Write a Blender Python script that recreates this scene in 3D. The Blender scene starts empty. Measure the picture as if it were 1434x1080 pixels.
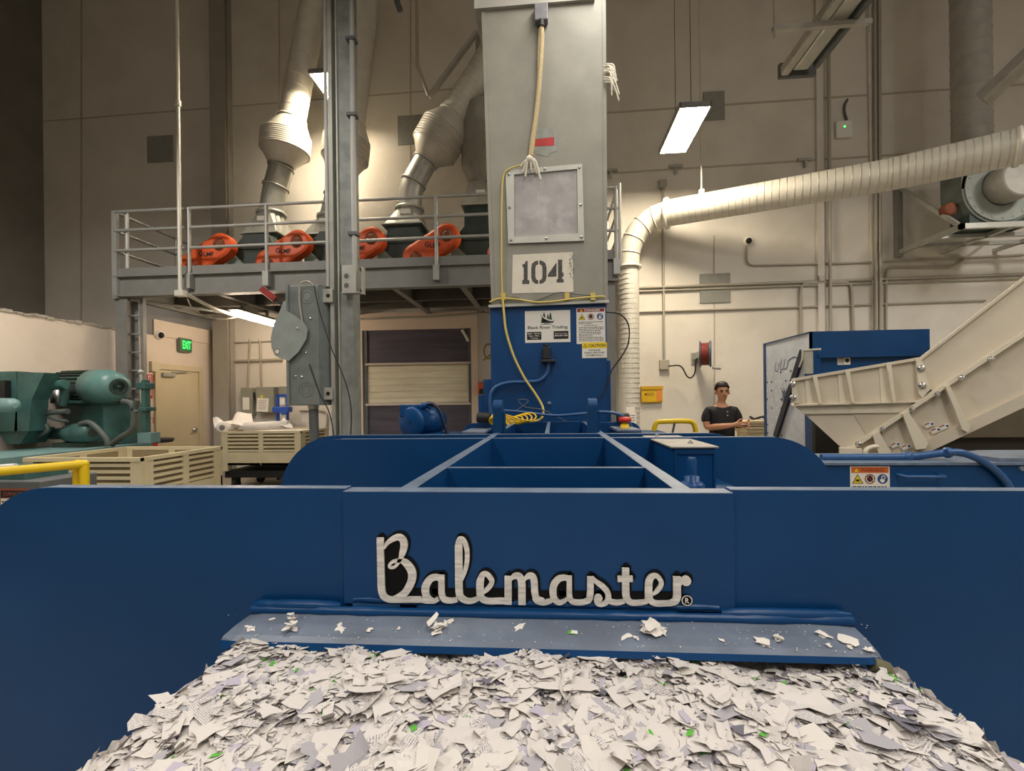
import bpy, bmesh, math, random
from mathutils import Vector, Matrix, Quaternion
R = math.radians
random.seed(7)
SC = bpy.context.scene
COL = SC.collection

# ------------------------------------------------------------------ camera (photo frame 1434 x 1080)
FPX, CU, CV = 650.0, 717.0, 560.6
YAW, ROLL = R(4.66), 0.012
EYE = Vector((0, 0, 1.5))
FWD = Vector((-math.sin(YAW), math.cos(YAW), 0))
RT0 = Vector((math.cos(YAW), math.sin(YAW), 0))
UP0 = Vector((0, 0, 1))
RT = RT0 * math.cos(ROLL) - UP0 * math.sin(ROLL)
UP = UP0 * math.cos(ROLL) + RT0 * math.sin(ROLL)
cam = bpy.data.cameras.new('camera'); camo = bpy.data.objects.new('camera', cam); COL.objects.link(camo)
camo.matrix_world = Matrix(((RT.x, UP.x, -FWD.x, EYE.x), (RT.y, UP.y, -FWD.y, EYE.y), (RT.z, UP.z, -FWD.z, EYE.z), (0, 0, 0, 1)))
cam.sensor_fit = 'HORIZONTAL'; cam.sensor_width = 36.0
cam.lens = FPX / 1434.0 * 36.0
cam.shift_x = 0.0; cam.shift_y = (CV - 540.0) / 1434.0
cam.clip_start = 0.02; cam.clip_end = 200
SC.camera = camo

def ray(u, v):
    return FWD + RT * ((u - CU) / FPX) - UP * ((v - CV) / FPX)
def PY(u, v, Y):
    d = ray(u, v); return EYE + d * (Y / d.y)
def PX(u, v, X):
    d = ray(u, v); return EYE + d * (X / d.x)
def PZ(u, v, Z):
    d = ray(u, v); return EYE + d * ((Z - 1.5) / d.z)

# ------------------------------------------------------------------ materials
def lin(h):
    h = h.lstrip('#')
    c = [int(h[i:i+2], 16) / 255 for i in (0, 2, 4)]
    return [x / 12.92 if x <= .04045 else ((x + .055) / 1.055) ** 2.4 for x in c]
MATS = {}
def mat(name, hx, rough=.5, metal=0.0, var=0.0, vs=4.0, bump=0.0, bs=60.0, emit=None, es=0.0, dirt=None, dirt_amt=0.5, ds=1.2, spec=0.5, stretch=None):
    if name in MATS: return MATS[name]
    m = bpy.data.materials.new(name); m.use_nodes = True
    nt = m.node_tree; N = nt.nodes; L = nt.links
    b = N['Principled BSDF']
    c = lin(hx)
    b.inputs['Base Color'].default_value = (*c, 1)
    b.inputs['Roughness'].default_value = rough
    b.inputs['Metallic'].default_value = metal
    b.inputs['Specular IOR Level'].default_value = spec
    tc = N.new('ShaderNodeTexCoord'); src = tc.outputs['Object']
    if stretch:
        mp = N.new('ShaderNodeMapping'); mp.inputs['Scale'].default_value = stretch
        L.new(src, mp.inputs['Vector']); src = mp.outputs['Vector']
    col = None
    if var > 0:
        n = N.new('ShaderNodeTexNoise'); n.inputs['Scale'].default_value = vs; n.inputs['Detail'].default_value = 6
        L.new(src, n.inputs['Vector'])
        r = N.new('ShaderNodeValToRGB')
        r.color_ramp.elements[0].position = .3; r.color_ramp.elements[1].position = .7
        r.color_ramp.elements[0].color = (*[x * (1 - var) for x in c], 1)
        r.color_ramp.elements[1].color = (*[min(1, x * (1 + var)) for x in c], 1)
        L.new(n.outputs['Fac'], r.inputs['Fac']); col = r.outputs['Color']
    if dirt:
        n2 = N.new('ShaderNodeTexNoise'); n2.inputs['Scale'].default_value = ds; n2.inputs['Detail'].default_value = 8; n2.inputs['Roughness'].default_value = .65
        L.new(src, n2.inputs['Vector'])
        r2 = N.new('ShaderNodeValToRGB'); r2.color_ramp.elements[0].position = .5; r2.color_ramp.elements[1].position = .75
        r2.color_ramp.elements[0].color = (0, 0, 0, 1); r2.color_ramp.elements[1].color = (dirt_amt,) * 3 + (1,)
        L.new(n2.outputs['Fac'], r2.inputs['Fac'])
        mx = N.new('ShaderNodeMix'); mx.data_type = 'RGBA'
        L.new(r2.outputs['Color'], mx.inputs[0])
        if col: L.new(col, mx.inputs[6])
        else: mx.inputs[6].default_value = (*c, 1)
        mx.inputs[7].default_value = (*lin(dirt), 1)
        col = mx.outputs[2]
    if col: L.new(col, b.inputs['Base Color'])
    if bump > 0:
        n3 = N.new('ShaderNodeTexNoise'); n3.inputs['Scale'].default_value = bs; n3.inputs['Detail'].default_value = 3
        L.new(src, n3.inputs['Vector'])
        bp = N.new('ShaderNodeBump'); bp.inputs['Strength'].default_value = bump; bp.inputs['Distance'].default_value = .01
        L.new(n3.outputs['Fac'], bp.inputs['Height']); L.new(bp.outputs['Normal'], b.inputs['Normal'])
    if emit:
        b.inputs['Emission Color'].default_value = (*lin(emit), 1); b.inputs['Emission Strength'].default_value = es
    MATS[name] = m
    return m

# ------------------------------------------------------------------ mesh builder (world coordinates)
class MB:
    def __init__(s): s.v = []; s.f = []; s.m = []; s.sm = []
    def add(s, vs, fs, mi=0, smooth=False):
        o = len(s.v); s.v += [tuple(x) for x in vs]
        for f in fs:
            s.f.append([i + o for i in f]); s.m.append(mi); s.sm.append(smooth)
        return s
    def box(s, x0, x1, y0, y1, z0, z1, mi=0):
        if x0 > x1: x0, x1 = x1, x0
        if y0 > y1: y0, y1 = y1, y0
        if z0 > z1: z0, z1 = z1, z0
        v = [(x0,y0,z0),(x1,y0,z0),(x1,y1,z0),(x0,y1,z0),(x0,y0,z1),(x1,y0,z1),(x1,y1,z1),(x0,y1,z1)]
        return s.add(v, [(3,2,1,0),(4,5,6,7),(0,1,5,4),(1,2,6,5),(2,3,7,6),(3,0,4,7)], mi)
    def bbox(s, x0, x1, y0, y1, z0, z1, mi=0, b=.01):
        """box with chamfered edges"""
        if x0 > x1: x0, x1 = x1, x0
        if y0 > y1: y0, y1 = y1, y0
        if z0 > z1: z0, z1 = z1, z0
        b = min(b, (x1-x0)*.45, (y1-y0)*.45, (z1-z0)*.45)
        bm = bmesh.new()
        bmesh.ops.create_cube(bm, size=1)
        for v in bm.verts:
            v.co = Vector(((x0+x1)/2 + v.co.x*(x1-x0), (y0+y1)/2 + v.co.y*(y1-y0), (z0+z1)/2 + v.co.z*(z1-z0)))
        bmesh.ops.bevel(bm, geom=bm.edges[:], offset=b, segments=2, profile=.5, affect='EDGES')
        return s.addbm(bm, mi)
    def addbm(s, bm, mi=0, smooth=False, M=None):
        bm.verts.index_update()
        vs = [(M @ v.co) if M else v.co.copy() for v in bm.verts]
        fs = [[v.index for v in f.verts] for f in bm.faces]
        bm.free(); return s.add(vs, fs, mi, smooth)
    def prism(s, poly, off, mi=0):
        """poly: 3d points, off: extrusion vector"""
        n = len(poly); off = Vector(off); P = [Vector(p) for p in poly]
        nn = Vector()
        for i in range(n):
            a, b = P[i], P[(i+1) % n]; nn += a.cross(b)
        if nn.dot(off) > 0: P.reverse()
        v = P + [p + off for p in P]
        f = [list(range(n)), list(range(2*n-1, n-1, -1))] + [[(i+1) % n, i, n+i, n+(i+1) % n] for i in range(n)]
        return s.add(v, f, mi)
    def tube(s, pts, r, seg=10, mi=0, cap=True, smooth=True, hollow=False):
        """swept circle; r number or list"""
        P = [Vector(p) for p in pts]; n = len(P)
        rs = r if isinstance(r, (list, tuple)) else [r] * n
        T = []
        for i in range(n):
            a = P[max(0, i-1)]; b = P[min(n-1, i+1)]
            t = (b - a)
            if t.length < 1e-9: t = Vector((0, 0, 1))
            T.append(t.normalized())
        ref = Vector((0, 0, 1)) if abs(T[0].z) < .9 else Vector((1, 0, 0))
        nrm = (ref - T[0] * ref.dot(T[0])).normalized()
        v = []
        for i in range(n):
            nrm = (nrm - T[i] * nrm.dot(T[i]))
            if nrm.length < 1e-6: nrm = Vector((1, 0, 0)) - T[i] * T[i].x
            nrm.normalize(); bn = T[i].cross(nrm)
            for k in range(seg):
                a = 2 * math.pi * k / seg
                v.append(P[i] + (nrm * math.cos(a) + bn * math.sin(a)) * rs[i])
        f = []
        for i in range(n-1):
            for k in range(seg):
                k2 = (k+1) % seg
                f.append([i*seg+k, i*seg+k2, (i+1)*seg+k2, (i+1)*seg+k])
        s.add(v, f, mi, smooth)
        if cap:
            s.add(v[:seg], [list(range(seg-1, -1, -1))], mi)
            s.add(v[-seg:], [list(range(seg))], mi)
        return s
    def lathe(s, prof, o, axis, seg=32, mi=0, smooth=True, cap=True):
        """prof: (distance along axis, radius)"""
        axis = Vector(axis).normalized(); o = Vector(o)
        return s.profsweep([(o + axis * d, r) for d, r in prof], axis, seg, mi, smooth, cap)
    def profsweep(s, rings, axis, seg, mi, smooth, cap):
        ref = Vector((0, 0, 1)) if abs(axis.z) < .9 else Vector((1, 0, 0))
        n = (ref - axis * ref.dot(axis)).normalized(); b = axis.cross(n)
        v = []
        for p, r in rings:
            for k in range(seg):
                a = 2*math.pi*k/seg; v.append(p + (n*math.cos(a) + b*math.sin(a))*max(r, 1e-5))
        f = [[i*seg+k, i*seg+(k+1) % seg, (i+1)*seg+(k+1) % seg, (i+1)*seg+k] for i in range(len(rings)-1) for k in range(seg)]
        s.add(v, f, mi, smooth)
        if cap:
            s.add(v[:seg], [list(range(seg-1, -1, -1))], mi); s.add(v[-seg:], [list(range(seg))], mi)
        return s
    def sphere(s, c, r, mi=0, seg=16, scale=(1,1,1)):
        bm = bmesh.new(); bmesh.ops.create_uvsphere(bm, u_segments=seg, v_segments=max(6, seg//2), radius=r)
        M = Matrix.Translation(Vector(c)) @ Matrix.Diagonal((*scale, 1))
        return s.addbm(bm, mi, True, M)
    def bar(s, a, b, w, h=None, mi=0, up=None):
        """rectangular bar from a to b; w across, h along up"""
        a, b = Vector(a), Vector(b); h = h or w
        t = (b - a).normalized(); up = Vector(up) if up else (Vector((0,0,1)) if abs(t.z) < .95 else Vector((0,1,0)))
        sd = t.cross(up).normalized(); u2 = sd.cross(t).normalized()
        q = [sd*w/2+u2*h/2, -sd*w/2+u2*h/2, -sd*w/2-u2*h/2, sd*w/2-u2*h/2]
        return s.add([a+x for x in q] + [b+x for x in q], [(0,1,2,3),(7,6,5,4),(1,0,4,5),(2,1,5,6),(3,2,6,7),(0,3,7,4)], mi)
    def build(s, name, mats, parent=None, label=None, cat=None, group=None, kind=None, origin=None, bevel=0, uv=None):
        me = bpy.data.meshes.new(name)
        if parent is not None: o0 = WORLD[parent.name]
        elif origin is not None: o0 = Vector(origin)
        else:
            xs, ys, zs = zip(*s.v); o0 = Vector(((min(xs)+max(xs))/2, (min(ys)+max(ys))/2, min(zs)))
            if kind == 'structure': o0 = Vector((0, 0, 0))
        me.from_pydata([(x-o0.x, y-o0.y, z-o0.z) for x, y, z in s.v], [], s.f)
        me.polygons.foreach_set('material_index', s.m); me.polygons.foreach_set('use_smooth', s.sm)
        for m in (mats if isinstance(mats, (list, tuple)) else [mats]): me.materials.append(m)
        me.update()
        ob = bpy.data.objects.new(name, me); COL.objects.link(ob)
        if parent is not None: ob.parent = parent
        else: ob.location = o0
        WORLD[ob.name] = o0
        if bevel:
            md = ob.modifiers.new('edge', 'BEVEL'); md.width = bevel; md.segments = 2; md.limit_method = 'ANGLE'; md.angle_limit = R(40)
        tag(ob, label, cat, group, kind)
        return ob
WORLD = {}
def tag(o, label=None, cat=None, group=None, kind=None):
    if label: o['label'] = label
    if cat: o['category'] = cat
    if group: o['group'] = group
    if kind: o['kind'] = kind
    return o
def thing(name, label, cat, loc, group=None):
    o = bpy.data.objects.new(name, None); COL.objects.link(o); o.location = loc
    o.empty_display_size = .1
    WORLD[o.name] = Vector(loc)
    return tag(o, label, cat, group)
def copy_tree(root, loc, label, parent=None):
    c = root.copy(); COL.objects.link(c)
    if parent is None:
        c.location = loc; c['label'] = label; WORLD[c.name] = Vector(loc)
    else: c.parent = parent
    for ch in [o for o in CH.get(root.name, [])]:
        copy_tree(ch, None, None, c)
    return c
CH = {}
def index_children():
    CH.clear()
    for o in COL.objects:
        if o.parent: CH.setdefault(o.parent.name, []).append(o)

# ------------------------------------------------------------------ planar frame for signs and lettering
class Fr:
    def __init__(s, o, r, u):
        s.o = Vector(o); s.r = Vector(r).normalized(); s.u = Vector(u).normalized(); s.n = s.r.cross(s.u).normalized()
    def p(s, a, b, d=0): return s.o + s.r*a + s.u*b + s.n*d
    def poly(s, mb, pts, d, mi=0, t=None):
        """polygon raised to d, thickness t behind it"""
        P = [s.p(a, b, d) for a, b in pts]
        if t: mb.prism(P, -s.n*t, mi)
        else:
            ar = sum(pts[i][0]*pts[(i+1) % len(pts)][1] - pts[(i+1) % len(pts)][0]*pts[i][1] for i in range(len(pts)))
            if ar < 0: P.reverse()
            mb.add(P, [list(range(len(P)))], mi)
    def rect(s, mb, a0, b0, a1, b1, d, mi=0, t=None): s.poly(mb, [(a0,b0),(a1,b0),(a1,b1),(a0,b1)], d, mi, t)
    def disc(s, mb, a, b, r, d, mi=0, n=20, t=None): s.poly(mb, [(a+r*math.cos(2*math.pi*k/n), b+r*math.sin(2*math.pi*k/n)) for k in range(n)], d, mi, t)
    def ring(s, mb, a, b, r0, r1, d, mi=0, n=24):
        for k in range(n):
            t0, t1 = 2*math.pi*k/n, 2*math.pi*(k+1)/n
            s.poly(mb, [(a+r0*math.cos(t0), b+r0*math.sin(t0)), (a+r1*math.cos(t0), b+r1*math.sin(t0)), (a+r1*math.cos(t1), b+r1*math.sin(t1)), (a+r0*math.cos(t1), b+r0*math.sin(t1))], d, mi)
    def line(s, mb, p, q, w, d, mi=0):
        p, q = Vector((*p, 0)), Vector((*q, 0)); t = (q-p).normalized(); nn = Vector((-t.y, t.x, 0))*w/2
        s.poly(mb, [((p-nn).x, (p-nn).y), ((q-nn).x, (q-nn).y), ((q+nn).x, (q+nn).y), ((p+nn).x, (p+nn).y)], d, mi)
    def text(s, mb, body, a0, b0, w, h, d, mi=0, bold=0.0):
        """lettering fitted to the box a0..a0+w, b0..b0+h"""
        cu = bpy.data.curves.new('t', 'FONT'); cu.body = body; cu.size = 1; cu.offset = bold; cu.resolution_u = 3
        o = bpy.data.objects.new('t', cu)
        me = bpy.data.meshes.new_from_object(o)
        V = [v.co.copy() for v in me.vertices]; F = [list(p.vertices) for p in me.polygons]
        bpy.data.objects.remove(o); bpy.data.curves.remove(cu); bpy.data.meshes.remove(me)
        if not V: return
        x0 = min(v.x for v in V); x1 = max(v.x for v in V); y0 = min(v.y for v in V); y1 = max(v.y for v in V)
        mb.add([s.p(a0 + (v.x-x0)/(x1-x0)*w, b0 + (v.y-y0)/(y1-y0)*h, d) for v in V], F, mi)

def ribbon(pts, widths, n=10):
    """smooth open polyline -> left/right outline lists (2d), Catmull-Rom"""
    P = [Vector((a, b)) for a, b in pts]
    W = widths if isinstance(widths, (list, tuple)) else [widths]*len(P)
    out = []
    for i in range(len(P)-1):
        p0 = P[i-1] if i else P[0]*2-P[1]; p1, p2 = P[i], P[i+1]; p3 = P[i+2] if i+2 < len(P) else P[-1]*2-P[-2]
        for k in range(n):
            t = k/n
            q = .5*((2*p1)+(-p0+p2)*t+(2*p0-5*p1+4*p2-p3)*t*t+(-p0+3*p1-3*p2+p3)*t**3)
            out.append((q, W[i]*(1-t)+W[i+1]*t))
    out.append((P[-1], W[-1]))
    Lf, Rt = [], []
    for i, (q, w) in enumerate(out):
        a = out[max(0, i-1)][0]; b = out[min(len(out)-1, i+1)][0]
        t = (b-a).normalized(); nn = Vector((-t.y, t.x))*w/2
        Lf.append(q+nn); Rt.append(q-nn)
    return Lf, Rt

def cat(pts, n=6):
    """smooth 3d polyline"""
    P = [Vector(p) for p in pts]; out = []
    for i in range(len(P)-1):
        p0 = P[i-1] if i else P[0]*2-P[1]; p1, p2 = P[i], P[i+1]; p3 = P[i+2] if i+2 < len(P) else P[-1]*2-P[-2]
        for k in range(n):
            t = k/n
            out.append(.5*((2*p1)+(-p0+p2)*t+(2*p0-5*p1+4*p2-p3)*t*t+(-p0+3*p1-3*p2+p3)*t**3))
    out.append(P[-1]); return out
def corner(u0, u1, r, n=6): pass
def ppx(lst, Y):
    return [PY(u, v, Y if len(p) < 3 else p[2]) for p in lst for u, v in [p[:2]]]
def rectY(u0, v0, u1, v1, Y):
    a = PY((u0+u1)/2, v0, Y); b = PY((u0+u1)/2, v1, Y); l = PY(u0, (v0+v1)/2, Y); r = PY(u1, (v0+v1)/2, Y)
    return l.x, r.x, b.z, a.z      # x0, x1, z0, z1
# ------------------------------------------------------------------ palette
BLUE = mat('blue_paint', '#0c3f70', .32, spec=.3, var=.10, vs=3, bump=.03, bs=25)
BLUE_DARK = mat('blue_paint_dull', '#0c3c68', .5, spec=.2, var=.12, vs=3)
BLUE_SCUFF = mat('scuffed_blue_paint', '#6b7585', .45, var=.25, vs=9, dirt='#8f99a6', dirt_amt=.5, ds=7)
EDGE = mat('worn_steel_edge', '#66768c', .38, metal=.1, var=.2, vs=20)  # paler tone paints the light on plate tops; also bolt steel
WALLM = mat('painted_concrete', '#d5cfc5', .85, var=.05, vs=1.2, dirt='#a99d8a', dirt_amt=.35, ds=.7, bump=.05, bs=40)
WALLP = mat('partition_paint', '#d8cabb', .8, var=.04, vs=1.5, dirt='#a39587', dirt_amt=.25, ds=.9)
DARKWALL = mat('dark_insulated_wall', '#77736c', .95, var=.12, vs=2)
CEILM = mat('ceiling_deck', '#b0a99e', .9, var=.1, vs=2)
FLOORM = mat('concrete_floor', '#9b9384', .7, var=.15, vs=2, dirt='#5c554b', dirt_amt=.5, ds=1.5)
GREYP = mat('grey_panel', '#8c8c86', .7, var=.08, vs=8)
GALV = mat('galvanised_steel', '#b3b3ab', .42, metal=.45, var=.14, vs=8, dirt='#8b8983', dirt_amt=.4, ds=4)
GALVW = mat('pale_spiral_duct', '#cfcbc0', .45, metal=.15, var=.06, vs=6)
GALVD = mat('dull_duct_steel', '#a6a39b', .6, metal=.08, var=.12, vs=6)
STEELG = mat('grey_painted_steel', '#7c7b77', .5, var=.08, vs=5)
STEELD = mat('dark_grey_steel', '#56595a', .5, var=.15, vs=6)
JOINT = mat('joint_sealant', '#b0a797', .9)
CONDUIT = mat('conduit_steel', '#a8a294', .5, metal=.2)
CREAM = mat('cream_paint', '#cfc4b0', .5, var=.05, vs=4, bump=.03, bs=20)
BIN = mat('tan_plastic', '#c9bd9c', .6, var=.06, vs=4)
BINR = mat('tan_plastic_inner', '#8d7f61', .7, var=.06, vs=4)  # darker brown paints the shade inside the bin slots
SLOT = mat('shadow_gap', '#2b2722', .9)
HOSEB = mat('blue_hose', '#285283', .4, var=.1, vs=12)
BLACK = mat('black_rubber', '#141414', .6)
WHITE = mat('white_plastic', '#e4e1d8', .5)
PAPERM = mat('white_paper', '#e6e0d8', .8, var=.04, vs=10)
GREENM = mat('teal_machine_paint', '#3a605c', .45, var=.22, vs=5, dirt='#1e2f2c', dirt_amt=.6, ds=4)
GREEND = mat('dark_green_paint', '#2b3a33', .55, var=.2, vs=6)
ORANGE = mat('orange_guard_paint', '#d2521c', .5, var=.12, vs=5)
ORANGED = mat('dusty_orange_recess', '#7a4023', .7, var=.2, vs=9)
YEL = mat('safety_yellow', '#e0bd12', .42, var=.06, vs=8)
CORDY = mat('yellow_cord_jacket', '#cdb75f', .5)
ROPE = mat('tan_rope', '#c3b189', .8, var=.15, vs=60)
RED = mat('red_plastic', '#c2281f', .4)
INK = mat('black_ink', '#181818', .7)
DOORM = mat('beige_door_paint', '#cbbd9c', .55, var=.04, vs=3)
LAMP = mat('lit_lamp_diffuser', '#ffffff', .5, emit='#ffeed0', es=80)
LAMPS = mat('lit_lamp_near_wall', '#ffffff', .5, emit='#ffeed0', es=135)
LAMPU = mat('lit_tube_diffuser', '#ffffff', .5, emit='#ffe6c8', es=34)
CHROME = mat('zinc_steel', '#c9c9c9', .25, metal=.9)
TWINE = mat('white_twine', '#e3dccb', .8)

YW, XL, XP, ZC = 9.1, -10.75, -6.93, 10.5
def struct(name, mb, mats, parent=None):
    o = mb.build(name, mats, parent, kind='structure' if parent is None else None)
    return o
m = MB(); m.box(-12, 13, -8, YW+.3, -.2, 0); struct('floor', m, FLOORM)
m = MB(); m.box(-12, 13, -8, YW+.3, ZC, ZC+.2); struct('ceiling', m, CEILM)
m = MB(); m.box(-12, 13, YW, YW+.3, 0, ZC); struct('wall_back', m, WALLM)
m = MB(); m.box(XL-.3, XL, -8, YW, 0, ZC); struct('wall_left', m, DARKWALL)
m = MB(); m.box(12, 12.3, -8, YW, 0, ZC); struct('wall_right', m, WALLM)
m = MB(); m.box(-12, 13, -8.3, -8, 0, ZC); struct('wall_behind', m, WALLM)
# low partition with the exit door
m = MB(); m.box(XP-.15, XP, 1.5, YW, 0, 2.72); struct('wall_partition', m, WALLP)
m = MB()
y = 1.5; zt = 2.72
while y < 7.05:                                   # torn insulation lip along the top of the partition
    L_ = random.uniform(.03, .10); h = random.uniform(.005, .035)
    m.box(XP-.16-random.uniform(0, .03), XP+random.uniform(.005, .02), y, min(y+L_, 7.05), zt-random.uniform(.0, .02), zt+h); y += L_
struct('trim_1', m, mat('torn_insulation', '#a79d90', .95, var=.25, vs=20))
m = MB(); m.box(XP, XP+.03, 7.6, YW, 2.72, 3.0); struct('trim_2', m, WALLP)
# wide flat band at the corner under the platform
m = MB()
for (u, v0) in ((312, 0),):
    x0, x1, _, _ = rectY(301, 0, 322, 300, 9.0)
    m.box(x0, x1, 8.85, 8.88, 0, ZC); m.box((x0+x1)/2-.02, (x0+x1)/2+.02, 8.88, YW, 0, ZC); m.box(x0+.02, x1-.02, 8.95, YW, 0, ZC)
struct('trim_3', m, mat('column_paint', '#9a948b', .7, var=.06, vs=4))
# reveal joints and raised bands of the tilt-up wall
def strip(n, pts, w, M, proud=.012):
    m = MB()
    for a, b in zip(pts[:-1], pts[1:]):
        m.bar(PY(a[0], a[1], YW-proud/2), PY(b[0], b[1], YW-proud/2), proud, w, 0, up=None) if abs(a[0]-b[0]) > abs(a[1]-b[1]) else m.bar(PY(a[0], a[1], YW-proud/2), PY(b[0], b[1], YW-proud/2), w, proud, 0, up=(0, 1, 0))
    struct(n, m, M)
strip('trim_4', [(60, 170), (690, 120)], .02, JOINT)
strip('trim_5', [(850, 158), (1200, 134), (1434, 118)], .03, JOINT)
strip('trim_6', [(850, 243), (1434, 205)], .03, JOINT)
strip('trim_7', [(114, -5), (114, 520)], .035, JOINT)
strip('trim_8', [(391, -5), (391, 300)], .025, JOINT)
strip('trim_9', [(575, -5), (575, 330)], .025, JOINT)
strip('trim_10', [(1146, -5), (1150, 470)], .12, WALLM, .05)
strip('trim_11', [(1220, -5), (1228, 470)], .16, WALLM, .05)
strip('trim_12', [(1000, 330), (1001, 620)], .02, JOINT)
strip('trim_13', [(1434, 384), (1300, 390)], .02, JOINT)



# ---- exit door in the partition (faces +X)
m = MB()
ya, yb = PX(222, 560, XP).y, PX(277, 560, XP).y; zd = PX(222, 517, XP).z
m.box(XP, XP+.04, ya-.1, ya, 0, zd+.1); m.box(XP, XP+.04, yb, yb+.1, 0, zd+.1); m.box(XP, XP+.04, ya, yb, zd, zd+.1)
d1 = struct('door_1', m, DOORM); WORLD['door_1'] = Vector((0, 0, 0))
m = MB(); m.box(XP+.002, XP+.018, ya+.01, yb-.01, .01, zd-.01); m.build('door_panel', DOORM, d1)
m = MB(); m.bbox(XP+.018, XP+.075, ya+.04, ya+.3, zd-.13, zd-.06); m.bar((XP+.05, ya+.25, zd-.05), (XP+.05, ya+.62, zd-.015), .025, .02); m.build('door_closer', GALV, d1)
m = MB(); m.lathe([(0, .045), (.02, .045), (.021, .02), (.06, .02)], (XP+.018, yb-.12, 1.0), (1, 0, 0), 16); m.tube([(XP+.07, yb-.12, 1.0), (XP+.07, yb-.25, .995)], .012); m.build('door_handle', CHROME, d1)
# ---- roll-up door in the back wall
x0, x1, z0, z1 = rectY(510, 462, 661, 600, YW); z0 = 0
m = MB(); f = .22
m.box(x0-f, x0, YW-.08, YW, 0, z1+.34); m.box(x1, x1+f*.6, YW-.08, YW, 0, z1+.34); m.box(x0, x1, YW-.08, YW, z1, z1+.34)
d2 = struct('door_2', m, mat('pale_door_frame', '#d6c3b2', .7, var=.04, vs=3))
m = MB(); m.box(x0, x0+.09, YW-.06, YW-.005, 0, z1, 0); m.box(x1-.06, x1, YW-.06, YW-.005, 0, z1, 0); m.build('guide_channel', STEELD, d2)
CURT = mat('dusky_vinyl_curtain', '#4b4552', .55, var=.3, vs=1.2, stretch=(1, 1, 9))
zA = PY(585, 511, YW).z; zB = PY(585, 566, YW).z
m = MB(); m.box(x0+.05, x1-.05, YW-.03, YW-.004, zA, z1); m.box(x0+.05, x1-.05, YW-.03, YW-.004, 0, zB); m.build('curtain', CURT, d2)
m = MB(); m.box(x0+.05, x1-.01, YW-.035, YW-.004, zB+.03, zA-.02)
for k in range(5):
    z = zB+.12+k*.13; m.tube([(x0+.1, YW-.037, z), (x0+(x1-x0)*.5, YW-.04, z+.02), (x1-.1, YW-.037, z+.005)], .006, 6)
m.build('curtain_panel', mat('creased_white_vinyl', '#d8d0b8', .6, var=.1, vs=2, stretch=(1, 1, 8), bump=.3, bs=6), d2)
m = MB()
for z in (zA+.02, zB-.005): m.tube([(x0+.05, YW-.045, z), (x1-.02, YW-.045, z)], .028, 8)
m.build('curtain_bar', mat('pale_bar', '#cbbfb6', .5), d2)
# ------------------------------------------------------------------ the blue baler in front
HZ = 1.317
YF = .915                                     # front plate face
B = thing('baler', 'large navy blue baler with silver script lettering, its paper bale coming out toward the viewer', 'baler', (-.02, .92, 0))
def arcplate(x0, x1, z0, z1, r, Y, t, left=True, right=True, n=14):
    pts = [(x0, z0)]
    if left: pts += [(x0+r-r*math.cos(a), z1-r+r*math.sin(a)) for a in [math.pi/2*k/n for k in range(n+1)]]
    else: pts += [(x0, z1)]
    if right: pts += [(x1-r+r*math.sin(a), z1-r+r*math.cos(a)) for a in [math.pi/2*k/n for k in range(n+1)]]
    else: pts += [(x1, z1)]
    pts += [(x1, z0)]
    P = [(x, Y, z) for x, z in pts]
    m = MB(); m.prism(P, (0, t, 0)); return m
def edgestrip(mb, x0, x1, Y0, Y1, z, mi=1): mb.box(x0, x1, Y0, Y1, z, z+.0015, mi)  # thin strip carrying the painted light along a plate top
xl = PY(480, 692, YF).x; xr = PY(1027, 693, YF).x
BT = [BLUE, EDGE]
# front plate: two wings and a centre panel standing 8 mm proud
xw = PY(-48, 760, YF).x
m = arcplate(xw, xl, .35, HZ+.004, .18, YF+.012, .03, right=False); edgestrip(m, xw+.18, xl, YF+.012, YF+.042, HZ+.004); m.build('front_wing', BT, B, bevel=.002)
m = arcplate(xr, 1.3, .35, HZ+.004, .18, YF+.012, .03, left=False); edgestrip(m, xr, 1.12, YF+.012, YF+.042, HZ+.004); m.build('front_wing', BT, B, bevel=.002)
m = MB(); m.box(xl, xr, YF, YF+.045, 1.09, HZ); edgestrip(m, xl, xr, YF, YF+.045, HZ); 
m.build('front_panel', BT, B, bevel=.002)
m = MB()                                       # weld beads
for x in (xl, xr):
    m.tube([(x+random.uniform(-.001, .001), YF+.008, 1.1+k*.0145) for k in range(15)], [.0045+random.uniform(0, .0015) for k in range(15)], 8)
m.tube([(xl+.02+k*.018, YF+.002, 1.098+random.uniform(-.001, .001)) for k in range(int((xr-xl)/.018)-1)], [.0055+random.uniform(-.001, .0015) for k in range(int((xr-xl)/.018)-1)], 8)
m.build('weld_bead', BLUE, B)

# outlet flap: bent plate over the bale, right end lower
a0, a1 = PY(352, 857, .905), PY(1195, 874, .905)          # rear edge
b0, b1 = PY(306, 893, .825), PY(1236, 917, .825)          # front top edge
c0, c1 = PY(300, 908, .818), PY(1246, 932, .818)          # lip bottom
def flap(t):
    A, Bq, Cq = a0.lerp(a1, t), b0.lerp(b1, t), c0.lerp(c1, t)
    up = [A, A.lerp(Bq, .5)+Vector((0, 0, .002)), Bq.lerp(A, .12), Bq+Vector((0, -.003, -.004)), Cq]
    lo = [p+Vector((0, .006, -.012)) for p in up[:-1]] + [Cq+Vector((0, .012, 0))]
    return up + lo[::-1]
m = MB(); NT = 40; v = []
for i in range(NT+1):
    t = i/NT; ring = flap(t)
    e = min(t, 1-t)*NT
    if e < 1: ring = [p + Vector((0, .010 if j in (3, 4, 5, 6) else 0, -.004)) for j, p in enumerate(ring)]
    v += ring
f = [[i*10+k, (i+1)*10+k, (i+1)*10+(k+1) % 10, i*10+(k+1) % 10] for i in range(NT) for k in range(10) if k != 3]
m.add(v, [[i*10+3, (i+1)*10+3, (i+1)*10+4, i*10+4] for i in range(NT)], 1)
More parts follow.
